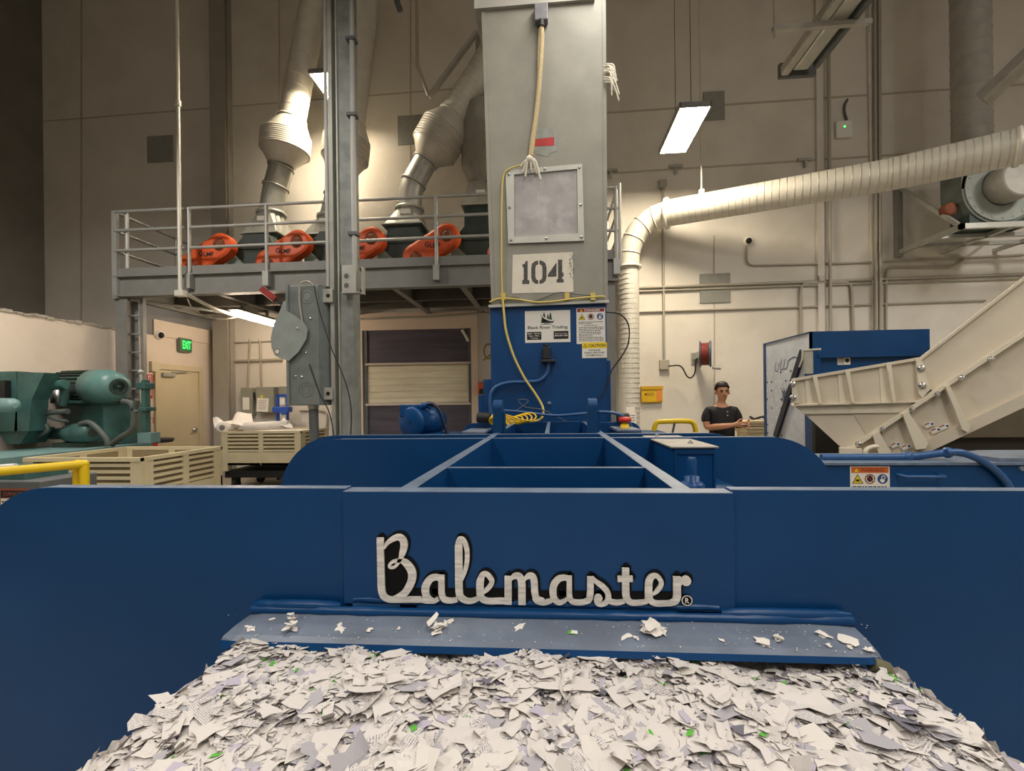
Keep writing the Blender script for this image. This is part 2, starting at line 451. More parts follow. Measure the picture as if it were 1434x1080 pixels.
f += [list(range(10)), [NT*10+k for k in range(9, -1, -1)]]
m.add(v, f, 0, False)
for p, q, r in ((a0, a1, .010),):
    n = 46; pts = [p.lerp(q, k/n)+Vector((0, .003, .004)) for k in range(n+1)]
    m.tube(pts, [r+random.uniform(-.0015, .002) for _ in pts], 8, 1)
for t0, t1 in ((.0, .16), (.80, 1.0)):          # raised weld pads at both ends
    n = 10; pts = [a0.lerp(a1, t0+(t1-t0)*k/n)+Vector((0, .008, .012)) for k in range(n+1)]
    m.tube(pts, [.006]+[.011+random.uniform(-.001, .001) for _ in pts[2:]]+[.006], 8, 1)
o = m.build('outlet_flap', [BLUE_SCUFF, BLUE], B, label='scuffed blue bent flap over the bale')
# rub liner under the right end of the flap
m = MB(); cR = PY(1238, 936, .83)
m.tube([cR+Vector((-.02, .0, .008)), cR+Vector((.0, 0, .0)), cR+Vector((.006, .0, -.02)), cR+Vector((.006, 0, -.06))], [.012, .014, .013, .012], 10)
m.build('bale_guide', mat('olive_liner', '#6d6750', .7, var=.2, vs=20), B)

# side rails
def rail(u0, v0, u1, v1, u2, v2, w):
    A, C = PZ(u0, v0, HZ), PZ(u2, v2, HZ)
    return A, C
RL = -.325, -.285; RR = .262, .302
RLx = (PZ(545, 688, HZ).x, 0); 
YE = 3.9
m = MB()
for (xa, xb) in ((RL[0], -.30), (RR[1], .30)): pass
def mkrail(x_near, x_far, w):
    m = MB(); s = 1
    P = [(x_near, .95, HZ-.002), (x_near+w, .95, HZ-.002), (x_far+w, YE, HZ-.002), (x_far, YE, HZ-.002)]
    m.prism([(x, y, z) for x, y, z in P], (0, 0, -.25))
    m.add([(x, y, HZ) for x, y, z in P], [(0, 1, 2, 3)], 1)
    return m
mkrail(-.318, -.31, .034).build('side_rail', BT, B)
mkrail(.247, .262, .034).build('side_rail', BT, B)
# cross plates between the rails
for v, y in ((655, None), (590, 3.9)):
    y = y or PZ(770, v, HZ).y
    m = MB(); m.box(-.285, .25, y, y+.02, HZ-.26, HZ-.002); edgestrip(m, -.285, .25, y, y+.02, HZ-.002); m.build('cross_plate', BT, B)
# divider of the rear bay
m = MB(); P = [(-.03, 2.55, HZ), (-.006, 2.55, HZ), (.004, 3.9, HZ), (-.02, 3.9, HZ)]
m.prism([(x, y, HZ-.002) for x, y, z in P], (0, 0, -.2)); m.add(P, [(0, 1, 2, 3)], 1); m.build('divider_plate', BT, B)
# wide wing plates
y1 = PZ(560, 615, HZ).y; y2 = PZ(560, 609.5, HZ).y
x0 = PY(397, 650, y1).x; x1 = PY(1172, 655, y1).x
m = arcplate(x0, x1, .45, HZ, .29, y1, .03); edgestrip(m, x0+.29, x1-.29, y1, y1+.03, HZ); m.build('wing_plate', BT, B, bevel=.002)
x0 = PY(380, 650, y2).x; x1 = PY(1185, 655, y2).x
m = arcplate(x0+.05, x1-.35, .45, HZ, .33, y2, .03); edgestrip(m, x0+.38, x1-.68, y2, y2+.03, HZ); m.build('wing_plate', BT, B, bevel=.002)
x0, x1, _, zt = rectY(647, 592, 899, 600, 3.9)
m = arcplate(x0, x1, .45, zt, .1, 3.925, .03); m.build('wing_plate', BT, B, bevel=.002)
# lower body
m = MB(); m.box(-.62, .62, .97, 5.1, .3, 1.02); m.box(-1.2, 1.15, 2.5, 5.1, .25, 1.16); m.build('body', BLUE_DARK, B)
for x in (-.5, .5):
    for y in (1.3, 4.7): m = MB(); m.box(x-.08, x+.08, y-.08, y+.08, 0, .32); m.build('leg', BLUE_DARK, B)
# hinge lugs
for (u, v) in ((698, 560), (832, 558)):
    yl = 2.58; x0, x1, z0, z1 = rectY(u-8, v, u+5, 606, yl)
    zc = z1-.045
    m = MB(); prof = [(yl, z0-.06), (yl, zc)] + [(yl+.06-.06*math.cos(a), zc+.045*math.sin(a)) for a in [math.pi*k/12 for k in range(13)]] + [(yl+.12, z0-.06)]
    m.prism([(x0, y, z) for y, z in prof], (x1-x0, 0, 0))
    m.build('hinge_lug', BLUE_DARK, B, bevel=.004)
    m = MB(); m.box(x1, x1+.012, yl+.02, yl+.1, z0-.05, z1-.07); m.build('hinge_gusset', BLUE_DARK, B)
# tensioner box on the right, tread-plate lid
yb0, yb1 = 1.86, 2.38
x0 = PY(943, 650, yb0).x; x1 = PY(1003, 650, yb0).x; zt = PY(970, 625, yb0).z
m = MB(); m.bbox(x0, x1, yb0, yb1+.02, .9, zt-.008, b=.006); bx = m.build('tensioner_box', BLUE, B)
m = MB(); m.bbox(x0-.012, x1+.008, yb0-.012, yb1+.03, zt-.008, zt, b=.003)
for x, y in ((x0+.05, yb1-.02), ((x0+x1)/2+.02, yb0+.12)): m.lathe([(0, .012), (.006, .012), (.0061, .006), (.012, .006)], (x, y, zt), (0, 0, 1), 8)
m.build('box_lid', mat('dusty_steel_lid', '#8e8a85', .5, metal=.2, var=.2, vs=15), bx)
m = MB(); m.box(x0+.004, x0+.012, yb0-.006, yb0, .9, zt-.01); m.box(x1-.012, x1-.004, yb0-.006, yb0, .9, zt-.01); m.box(x0+.012, x1-.012, yb0-.006, yb0, zt-.03, zt-.012); m.build('box_rim', BLUE_DARK, bx)
# deck in front of the box with tie-rod stud
m = MB(); m.box(.31, .75, .97, 2.2, 1.0, 1.135); m.build('side_deck', BLUE_DARK, B)
pB = PY(969, 684, 1.74); zb = 1.135
m = MB(); prof = [(0, .045), (.018, .045), (.03, .036), (.034, .027), (.05, .027), (.052, .018), (.056, .017), (.11, .017), (.118, .012)]
dz = max(0.0, PY(969, 686, 1.74).z-zb)
m.lathe([(-.001, .03), (dz, .03)] + [(dz+d, r) for d, r in prof], (pB.x, 1.74, zb), (0, 0, 1), 24); m.build('tie_rod_stud', BLUE, B)

# ---- hopper
YH = 4.0
x0, x1, _, z1 = rectY(687, 428, 852, 580, YH)
zs = PY(770, 506, YH).z
m = MB(); m.box(x0, x1-.012, YH, YH+1.0, .95, z1); m.box(x1-.012, x1+.02, YH+.02, YH+1.0, .95, zs); m.box(x0-.07, x0, YH+.03, YH+.9, .95, PY(690, 531, YH).z)
m.box(x0-.12, x0-.07, YH+.05, YH+.6, .95, PY(690, 553, YH).z)
m.build('hopper', BLUE, B, bevel=.004)
HF = Fr((0, YH, 0), (1, 0, 0), (0, 0, 1))            # frame on the hopper face; normal is -Y
def bolt(name, u, v, r=.018, parent=B, Y=YH, M=EDGE):
    p = PY(u, v, Y); mm = MB(); mm.lathe([(0, r), (.006, r), (.0061, r*.6), (.014, r*.5)], (p.x, Y, p.z), (0, -1, 0), 8); mm.build(name, M, parent)
bolt('bolt_head', 769, 565); 

SIGNW = mat('sign_white', '#dcd8ce', .6); SIGNR = mat('danger_red', '#8c2b26', .6); SIGNY = mat('sign_yellow', '#e2c51d', .6)
SIGNO = mat('warning_orange', '#c8641f', .6); SIGNB = mat('sign_blue', '#23467e', .6); SIGNG = mat('pine_green', '#1f4a2a', .6); SIGNK = INK
SM = [SIGNW, SIGNR, SIGNY, SIGNO, SIGNB, SIGNG, SIGNK]
def px2(F, u, v, Y):
    p = PY(u, v, Y); return (p - F.o).dot(F.r), (p - F.o).dot(F.u)
def icons(mb, F, a0, a1, b, r):
    w = a1-a0; d = .0024
    c1, c2, c3 = a0+w*.19, a0+w*.5, a0+w*.82
    F.poly(mb, [(c1-r*1.15, b-r), (c1+r*1.15, b-r), (c1, b+r*1.05)], d, 6); F.poly(mb, [(c1-r*.92, b-r*.86), (c1+r*.92, b-r*.86), (c1, b+r*.8)], d+.0004, 2)
    F.disc(mb, c1, b-r*.3, r*.26, d+.0008, 6, 8); F.line(mb, (c1-r*.5, b-r*.5), (c1+r*.5, b-r*.15), r*.16, d+.0008, 6); F.line(mb, (c1-r*.4, b-r*.1), (c1+r*.4, b-r*.6), r*.14, d+.0008, 6)
    F.disc(mb, c2, b, r*.62, d, 6, 14); F.rect(mb, c2-r*.3, b-r*.1, c2+r*.35, b+r*.72, d+.0001, 6)
    F.ring(mb, c2, b, r*.84, r*1.05, d+.0004, 1); F.line(mb, (c2-r*.68, b+r*.68), (c2+r*.68, b-r*.68), r*.17, d+.0008, 1)
    F.disc(mb, c3, b, r*1.05, d, 4, 20); F.disc(mb, c3-r*.05, b-r*.3, r*.48, d+.0004, 0, 10); F.ring(mb, c3+r*.15, b+r*.35, r*.26, r*.42, d+.0004, 0, 12)
def textlines(mb, F, a0, a1, b_top, b_bot, n, d=.0024, mi=6, seed=1):
    rr = random.Random(seed); st = (b_top-b_bot)/n
    for i in range(n):
        a = a0; e = a1-(a1-a0)*rr.choice([0, 0, .1, .45])
        while a < e-.004:
            w = rr.uniform(.008, .024); F.rect(mb, a, b_top-(i+.7)*st, min(a+w, e), b_top-(i+.28)*st, d, mi); a += w+.005
# trader's sign
def sticker(name, label, u0, v0, u1, v1, Y, F):
    a0, b1 = px2(F, u0, v0, Y); a1, b0 = px2(F, u1, v1, Y)
    mb = MB(); F.rect(mb, a0, b0, a1, b1, .002, 0, t=.0019); return mb, a0, b0, a1-a0, b1-b0
mb, a, b, w, h = sticker('', '', 735, 436, 799, 479, YH, HF)
def q(x, y): return a+w*x, b+h*(1-y)                  # unit square, y down
def tree(x, base, top, wd, mi):
    n = 4; pts = []
    L_ = [(x-wd*(.35+.65*k/n)*(.6 if s else 1), top+(base-top)*(k+(0 if s else .35))/n) for k in range(1, n) for s in (0, 1)]
    pts = [(x, top)] + L_ + [(x-wd, base), (x+wd, base)] + [(2*x-p[0], p[1]) for p in reversed(L_)]
    HF.poly(mb, [q(*p) for p in pts], .0024, mi)
tree(.425, .37, .04, .05, 6); tree(.39, .38, .16, .045, 5); tree(.51, .36, .10, .045, 5); tree(.565, .36, .05, .05, 5); tree(.46, .38, .22, .04, 6)
HF.rect(mb, *q(.37, .385), *q(.63, .345), .0026, 6); HF.rect(mb, *q(.36, .435), *q(.60, .42), .0026, 6); HF.rect(mb, *q(.42, .41), *q(.55, .395), .0026, 6)
Lf, Rt = ribbon([q(.36, .07), q(.37, .14), q(.42, .22), q(.50, .28), q(.57, .31), q(.62, .31), q(.645, .27)], [.003*w, .03*w, .03*w, .03*w, .03*w, .035*w, .004*w], 6)
for i in range(len(Lf)-1): HF.poly(mb, [Lf[i], Rt[i], Rt[i+1], Lf[i+1]], .0030, 0)
Lf, Rt = ribbon([q(.355, .10), q(.38, .20), q(.44, .27), q(.52, .325), q(.6, .35), q(.65, .31)], [.003*w, .015*w, .012*w, .012*w, .015*w, .004*w], 6)
for i in range(len(Lf)-1): HF.poly(mb, [Lf[i], Rt[i], Rt[i+1], Lf[i+1]], .0033, 6)
HF.text(mb, 'Black River Trading', *q(.06, .60), w*.88, h*.125, .0026, 6, .012)
HF.rect(mb, *q(.04, .91), *q(.36, .66), .0024, 6); HF.rect(mb, *q(.63, .90), *q(.955, .65), .0024, 6)
for i, t in enumerate(('Sales - Service', 'Parts - Wire', 'Training')):
    ww = (.29, .23, .16)[i]; HF.text(mb, t, *q(.2-ww/2, .735+.075*i), w*ww, h*.05, .0030, 0, .01)
HF.text(mb, '(800) 887-1878', *q(.65, .83), w*.285, h*.06, .0030, 0, .01); HF.text(mb, 'blackrivertrading', *q(.66, .755), w*.26, h*.045, .0030, 0)
mb.build('trader_sign', SM, B, label='white sign with pine trees')
# DANGER and CAUTION stickers
mb, a, b, w, h = sticker('', '', 807, 432, 848, 481, YH, HF)
HF.rect(mb, a+w*.03, b+h*.89, a+w*.97, b+h*.985, .0024, 1)
HF.text(mb, 'DANGER', a+w*.28, b+h*.905, w*.55, h*.065, .0028, 0, .02)
HF.poly(mb, [(a+w*.12, b+h*.905), (a+w*.22, b+h*.905), (a+w*.17, b+h*.965)], .0028, 2)
icons(mb, HF, a, a+w, b+h*.755, h*.085)
textlines(mb, HF, a+w*.08, a+w*.94, b+h*.63, b+h*.54, 2)
HF.text(mb, '- LOCK-OUT -', a+w*.22, b+h*.495, w*.54, h*.032, .0026, 6, .02)
textlines(mb, HF, a+w*.08, a+w*.94, b+h*.48, b+h*.06, 9, seed=4)
mb.build('danger_sticker', SM, B, label='white sticker with dark red DANGER header')
mb, a, b, w, h = sticker('', '', 815, 480, 850, 501, YH, HF)
HF.rect(mb, a, b+h*.62, a+w, b+h, .0024, 2); HF.text(mb, 'CAUTION', a+w*.26, b+h*.71, w*.68, h*.18, .0028, 6, .02)
HF.poly(mb, [(a+w*.05, b+h*.68), (a+w*.21, b+h*.68), (a+w*.13, b+h*.93)], .0028, 6); HF.poly(mb, [(a+w*.08, b+h*.70), (a+w*.18, b+h*.70), (a+w*.13, b+h*.87)], .0031, 2)
for i, (t, ww) in enumerate((('THIS BALER', .48), ('STARTS AND STOPS', .8), ('AUTOMATICALLY', .7))): HF.text(mb, t, a+w*(.5-ww/2), b+h*(.44-.16*i), w*ww, h*.105, .0026, 6, .02)
mb.build('caution_sticker', SM, B, label='yellow and white CAUTION sticker')
# sensor with blue cable
p = PY(768, 495, YH)
m = MB(); m.bbox(p.x-.05, p.x+.02, YH-.09, YH, p.z-.06, p.z+.05, b=.01); m.bbox(p.x-.06, p.x+.06, YH-.1, YH, p.z-.085, p.z-.06, b=.006); m.tube([(p.x-.02, YH-.07, p.z+.05), (p.x-.02, YH-.07, p.z+.07)], .025, 10)
m.build('sensor', mat('black_sensor', '#1b1d22', .4), B)
m = MB(); m.tube(cat(ppx([(769, 506), (766, 523), (755, 533), (735, 535), (712, 536), (695, 542), (687, 554), (687, 575), (690, 590)], YH-.05)), .016, 10); m.build('sensor_hose', HOSEB, B)
m = MB(); m.tube(cat(ppx([(704, 575), (730, 577), (775, 582), (810, 580), (845, 577), (868, 581), (880, 590), (884, 597)], 3.82)), .012, 10); m.build('hydraulic_line', HOSEB, B)
m = MB(); m.tube(cat(ppx([(723, 575), (740, 562), (726, 560), (735, 570), (760, 574), (780, 584), (793, 590)], 3.88)), .004, 6); m.build('sensor_wire', STEELD, B)
for (u0, u1, v) in ((668, 687, 585), (864, 881, 586)):
    p, q2 = PY(u0, v, 3.85), PY(u1, v, 3.85); m = MB(); m.lathe([(0, .04), (.01, .045), ((q2-p).length-.01, .045), ((q2-p).length, .035)], p, q2-p, 16); m.build('rubber_roller', BLACK, B)
# shelves on the rear wing, emergency stop
for (u0, u1, v, es) in ((650, 682, 604, 0), (861, 893, 601, 1)):
    x0, x1, z0, z1 = rectY(u0, v-1, u1, v+3, 3.6); m = MB(); m.bbox(x0, x1, 3.5, 3.9, z1-.02, z1, b=.004); o = m.build('mounting_shelf', BLUE_SCUFF, B)
    if es:
        p = PY(875, v-1, 3.62)
        m = MB(); m.lathe([(-.005, .036), (.03, .033), (.031, .026), (.05, .024)], (p.x, 3.62, z1), (0, 0, 1), 16); m.build('emergency_stop_base', YEL, o, label='yellow collar')
        m = MB(); m.lathe([(.045, .03), (.052, .05), (.075, .048), (.085, .036), (.088, .0)], (p.x, 3.62, z1), (0, 0, 1), 18, cap=False); m.build('emergency_stop_button', RED, o, label='red mushroom button')
# motor
ym = 3.2; c = PY(574, 592, ym); d = Vector((.42, 1, 0)).normalized(); L_ = .34
mt = MB(); mt.lathe([(0, .02), (.0, .098), (.012, .112), (.02, .112), (.021, .095), (L_*.55, .097), (L_*.56, .105), (L_*.62, .105), (L_*.63, .095), (L_-.02, .09), (L_, .03)], c, d, 32)
mt.box(c.x-.08, c.x+.2, ym+.02, ym+.3, 1.15, c.z-.08)
mo = mt.build('pump_motor', BLUE, B)
m = MB(); m.lathe([(-.003, .008), (.001, .008)], c, d, 10); m.build('shaft_hole', BLACK, mo)
m = MB(); x0, x1, z0, z1 = rectY(562, 567, 587, 584, ym+.06); m.bbox(x0, x1, ym+.02, ym+.14, z0, z1+.002, b=.006); m.build('terminal_box', BLUE, mo)
m = MB(); m.tube(ppx([(585, 576), (592, 569), (600, 567), (604, 572)], ym+.08), [.02, .026, .026, .018], 12); m.build('cable_gland', BLUE, mo)
m = MB(); m.tube(cat(ppx([(598, 566), (606, 566), (615, 574), (621, 590), (628, 612)], ym+.06)), .012, 10); m.build('motor_lead', mat('dark_navy_cable', '#121c2e', .4), mo)

# ------------------------------------------------------------------ script lettering
LF = Fr((0, YF, 0), (1, 0, 0), (0, 0, 1))
def A8(x, y): return px2(LF, 500+x/5.515, 740+y/5.515, YF)
def A2(x, y): return px2(LF, 750+x/5.975, 780+y/5.975, YF)
S8 = (A8(100, 0)[0]-A8(0, 0)[0])/100; S2 = (A2(100, 0)[0]-A2(0, 0)[0])/100
ST = []
def s8(pts, w): ST.append(([A8(*p) for p in pts], [x*S8 for x in w] if isinstance(w, list) else w*S8))
def s2(pts, w): ST.append(([A2(*p) for p in pts], [x*S2 for x in w] if isinstance(w, list) else w*S2))
s8([(187, 66), (190, 200), (194, 380), (197, 455), (212, 512), (250, 538), (300, 542), (420, 541), (505, 541)], [52, 52, 54, 54, 50, 44, 42, 42, 42])
s8([(218, 150), (240, 110), (285, 75), (330, 62), (362, 85), (370, 130), (358, 185), (340, 232), (305, 285), (268, 295), (258, 278), (285, 250), (340, 242), (385, 262), (425, 315), (433, 370), (415, 430), (375, 490), (320, 525), (280, 535)], [14, 30, 42, 46, 52, 54, 48, 28, 22, 20, 20, 24, 28, 52, 60, 60, 58, 54, 44, 30])
s8([(655, 378), (610, 370), (570, 385), (540, 430), (534, 470), (548, 525), (595, 552), (635, 535)], [40, 44, 52, 58, 58, 50, 36, 30])
s8([(657, 352), (658, 440), (660, 500), (680, 540), (730, 550), (780, 540)], [46, 46, 46, 42, 38, 34])
s8([(505, 541), (540, 552), (595, 556)], [40, 34, 28])
s8([(795, 62), (790, 130), (791, 300), (793, 470), (805, 520), (850, 550), (900, 548), (960, 520)], [20, 56, 56, 54, 50, 40, 38, 30])
s8([(775, 100), (797, 75), (828, 90), (853, 160), (852, 260), (832, 340), (808, 400)], [20, 34, 36, 34, 34, 30, 22])
s8([(955, 530), (953, 450), (956, 395), (975, 350), (1010, 350), (1042, 390), (1040, 420), (1010, 460), (975, 492)], [50, 54, 54, 40, 34, 36, 36, 34, 20])
s8([(953, 480), (968, 530), (1010, 552), (1090, 552), (1150, 552)], [52, 48, 42, 42, 42])
s8([(1169, 362), (1169, 470), (1169, 578)], [52, 52, 52])
s8([(1180, 395), (1215, 362), (1255, 365), (1273, 410), (1275, 500), (1276, 580)], [16, 40, 48, 54, 54, 54])
s8([(1285, 395), (1325, 360), (1358, 368), (1370, 410), (1373, 480), (1390, 535), (1440, 555)], [16, 40, 48, 50, 50, 46, 42])
s2([(-10, 330), (10, 358), (60, 372), (110, 362), (150, 345)], [40, 42, 42, 40, 30])
s2([(285, 172), (235, 165), (190, 178), (155, 220), (145, 275), (155, 335), (195, 372), (245, 355), (270, 330)], [40, 44, 52, 58, 60, 54, 40, 30, 20])
s2([(281, 150), (281, 230), (282, 310), (295, 352), (330, 370), (400, 368), (440, 345)], [44, 44, 46, 44, 42, 42, 30])
s2([(456, 156), (456, 250), (453, 310), (440, 350), (400, 368)], [54, 54, 54, 50, 40])
s2([(470, 160), (500, 195), (555, 235), (595, 280), (606, 325), (592, 365), (550, 388), (515, 378), (505, 345), (525, 325), (545, 345)], [26, 34, 44, 46, 46, 42, 34, 34, 40, 44, 34])
s2([(600, 330), (625, 362), (680, 372), (740, 360)], [34, 42, 42, 34])
s2([(749, 84), (749, 180), (751, 300), (765, 345), (800, 372), (870, 372), (930, 360)], [58, 58, 60, 56, 44, 42, 34])
s2([(682, 175), (745, 174), (808, 174)], 48)
s2([(940, 350), (939, 250), (945, 190), (970, 155), (1010, 152), (1043, 195), (1038, 235), (1010, 275), (975, 305)], [60, 60, 58, 44, 36, 38, 38, 34, 18])
s2([(940, 290), (955, 350), (1000, 378), (1080, 378), (1130, 376)], [58, 52, 44, 42, 42])
s2([(1175, 156), (1175, 250), (1175, 320), (1160, 358), (1120, 376)], [62, 62, 62, 56, 44])
s2([(1195, 230), (1212, 190), (1245, 178)], [24, 36, 46])
BALL = [(A2(1250, 190), 40*S2), (A2(522, 335), 34*S2)]
SILVER = mat('brushed_silver', '#dedad3', .45, metal=.1, var=.22, vs=30, stretch=(1, 1, 6))
BLK = mat('glossy_black_backing', '#0a0909', .6, spec=.2)
mf, mk = MB(), MB()
for i, (pts, w) in enumerate(ST):
    Lf, Rt = ribbon(pts, w, 8)
    d = .0075 + .00002*i
    for k in range(len(Lf)-1):
        LF.poly(mf, [Lf[k], Rt[k], Rt[k+1], Lf[k+1]], d, 0)
    for side in (Lf, Rt):
        for k in range(len(side)-1):
            p, q_ = side[k], side[k+1]; mf.add([LF.p(p[0], p[1], d), LF.p(q_[0], q_[1], d), LF.p(q_[0], q_[1], .003), LF.p(p[0], p[1], .003)], [(0, 1, 2, 3)], 0)
    for a_, b_ in ((Lf[0], Rt[0]), (Lf[-1], Rt[-1])): mf.add([LF.p(a_[0], a_[1], d), LF.p(b_[0], b_[1], d), LF.p(b_[0], b_[1], .003), LF.p(a_[0], a_[1], .003)], [(0, 1, 2, 3)], 0)
    e = 20*S8
    ww = [x+e for x in w] if isinstance(w, list) else w+e
    sh = Vector((.8*e*.45, e*.55))
    L2, R2 = ribbon([(p[0]+sh.x, p[1]+sh.y) for p in pts], ww, 8)
    for k in range(len(L2)-1): LF.poly(mk, [L2[k], R2[k], R2[k+1], L2[k+1]], .0030, 0, t=.003)
    for q_ in (L2[0]*.5+R2[0]*.5, L2[-1]*.5+R2[-1]*.5): LF.disc(mk, q_.x, q_.y, (ww[0] if isinstance(ww, list) else ww)*.3, .0030, 0, 12, t=.003)
for (a_, b_), r in BALL:
    LF.disc(mf, a_, b_, r, .0081, 0, 20, t=.005); LF.disc(mk, a_+e*.4, b_+e*.5, r+e*.55, .003, 0, 20, t=.003)
# solid backing inside loops and along the baseline
for pts in ([A8(*p) for p in ((205, 140), (260, 90), (330, 90), (360, 200), (430, 320), (400, 450), (300, 530), (215, 500))],
            [A8(*p) for p in ((430, 462), (1400, 462), (1400, 545), (430, 545))],
            [A8(*p) for p in ((540, 400), (640, 370), (660, 540), (540, 540))],
            [A8(*p) for p in ((800, 90), (840, 120), (850, 250), (810, 400))],
            [A8(*p) for p in ((960, 380), (1030, 380), (1030, 430), (960, 490))],
            [A2(*p) for p in ((0, 278), (1190, 290), (1190, 372), (0, 365))],
            [A2(*p) for p in ((160, 190), (280, 165), (280, 350), (160, 350))],
            [A2(*p) for p in ((950, 180), (1030, 180), (1020, 260), (950, 310))]):
    LF.poly(mk, pts, .0028, 0, t=.0026)
(a_, b_) = A2(1262, 358); r = 44*S2
LF.disc(mk, a_, b_, r*1.12, .0030, 0, 24, t=.003); LF.ring(mf, a_, b_, r*.8, r, .0045, 0); LF.text(mf, 'R', a_-r*.34, b_-r*.5, r*.72, r*1.0, .0045, 0, .03)
lb = mk.build('logo_backing', BLK, B, label='black raised backing of the script lettering')
mf.build('logo_lettering', SILVER, B, label='silver script lettering')
# ------------------------------------------------------------------ bale of shredded paper
def printed(name, base):
    m = bpy.data.materials.new(name); m.use_nodes = True; nt = m.node_tree; N, L = nt.nodes, nt.links
    b = N['Principled BSDF']; b.inputs['Roughness'].default_value = .85
    uv = N.new('ShaderNodeUVMap'); uv.uv_map = 'print'
    sx = N.new('ShaderNodeSeparateXYZ'); L.new(uv.outputs['UV'], sx.inputs[0])
    fr = N.new('ShaderNodeMath'); fr.operation = 'FRACT'; mu = N.new('ShaderNodeMath'); mu.operation = 'MULTIPLY'; mu.inputs[1].default_value = 1
    L.new(sx.outputs['Y'], mu.inputs[0]); L.new(mu.outputs[0], fr.inputs[0])
    lt = N.new('ShaderNodeMath'); lt.operation = 'LESS_THAN'; lt.inputs[1].default_value = .42; L.new(fr.outputs[0], lt.inputs[0])
    n = N.new('ShaderNodeTexNoise'); n.inputs['Scale'].default_value = 2.6; n.inputs['Detail'].default_value = 2; L.new(uv.outputs['UV'], n.inputs['Vector'])
    gt = N.new('ShaderNodeMath'); gt.operation = 'GREATER_THAN'; gt.inputs[1].default_value = .5; L.new(n.outputs['Fac'], gt.inputs[0])
    an = N.new('ShaderNodeMath'); an.operation = 'MULTIPLY'; L.new(lt.outputs[0], an.inputs[0]); L.new(gt.outputs[0], an.inputs[1])
    mx = N.new('ShaderNodeMix'); mx.data_type = 'RGBA'; L.new(an.outputs[0], mx.inputs[0]); mx.inputs[6].default_value = (*lin(base), 1); mx.inputs[7].default_value = (*lin('#77737c'), 1)
    L.new(mx.outputs[2], b.inputs['Base Color']); return m
FL = [mat('shred_white', '#d0cac5', .85, var=.03, vs=8), printed('shred_printed', '#ccc6c2'), mat('shred_grey', '#a9a6ab', .85), mat('shred_dark', '#6c6974', .85), mat('shred_green', '#5bab3c', .8), mat('shred_cream', '#d2ccc5', .85), mat('shred_lilac', '#b3acba', .85)]  # grey and lilac paper; dark shreds also carry a lavender shadow tint
WTS = [.60, .14, .07, .024, .016, .11, .04]
rb = random.Random(11)
XA, XB, YA, YB, ZT = -.60, .585, .30, .905, 1.045
def top(x, y):
    e = min(x-XA, XB-x)
    z = ZT - .014*(x) + .006*math.sin(x*23+y*11)+.006*math.sin(x*9-y*31+1)+.004*math.sin(x*57+y*43)
    if e < .05: z -= (.05-e)**2*14
    return z - max(0, (y-.80))*.10
BL = thing('paper_bale', 'pale bale of shredded office paper pushing out from under the blue flap', 'paper bale', (0, .6, .3))
m = MB(); nx, ny = 60, 32; v = []
for j in range(ny+1):
    for i in range(nx+1):
        x = XA+(XB-XA)*i/nx; y = YA+(YB-YA)*j/ny; v.append((x, y, top(x, y)-.010))
f = [(j*(nx+1)+i, j*(nx+1)+i+1, (j+1)*(nx+1)+i+1, (j+1)*(nx+1)+i) for j in range(ny) for i in range(nx)]
m.add(v, f, 0)
m.box(XA+.003, XB-.003, YA, YB-.002, .3, ZT-.075, 0)
m.build('bale_core', mat('packed_paper', '#c9c3c0', .9, var=.3, vs=60, bump=.6, bs=90), BL)
v, f, mi, uvs = [], [], [], []
def flake(c, nrm, size, asp, mtl, curl):
    ref = Vector((rb.uniform(-1, 1), rb.uniform(-1, 1), rb.uniform(-.2, .2))); t = (ref-nrm*ref.dot(nrm)).normalized(); b = nrm.cross(t)
    o = len(v); NX, NY = 3, 2
    sk = rb.uniform(-.35, .35); tp = rb.uniform(.35, 1.0); ph = rb.uniform(0, 6.28); cx = rb.uniform(-curl, curl); cy = rb.uniform(-curl, curl)
    jit = [rb.uniform(-.14, .14) for _ in range(24)]
    sc = rb.uniform(150, 260); u0, v0 = rb.uniform(0, 40), rb.uniform(0, 40); ua = rb.choice([0, 0, .1, -.1]); 
    for j in range(NY+1):
        for i in range(NX+1):
            a = i/NX-.5; bb = j/NY-.5
            w = 1-(1-tp)*(i/NX)
            px = (a+sk*bb+jit[(i*3+j) % 24]*.8*(1 if i in (0, NX) else .2))*size; py = (bb*w+jit[(i*5+j+7) % 24]*(1 if j in (0, NY) else .2))*size*asp
            h = (cx*a*a*2+cy*bb*bb*2+.25*curl*math.sin(5*a+ph))*size
            v.append(c+t*px+b*py+nrm*h)
    for j in range(NY):
        for i in range(NX):
            q = (o+j*(NX+1)+i, o+j*(NX+1)+i+1, o+(j+1)*(NX+1)+i+1, o+(j+1)*(NX+1)+i)
            f.append(q); mi.append(mtl)
            for k in q:
                p = v[k]-c; lu, lv = p.dot(t), p.dot(b)
                uvs.append((u0+lu*sc*.8, v0+lv*sc*1.6+ua*lu*sc))
def pick():
    r = rb.random(); s = 0
    for i, w in enumerate(WTS):
        s += w
        if r < s: return i
    return 0
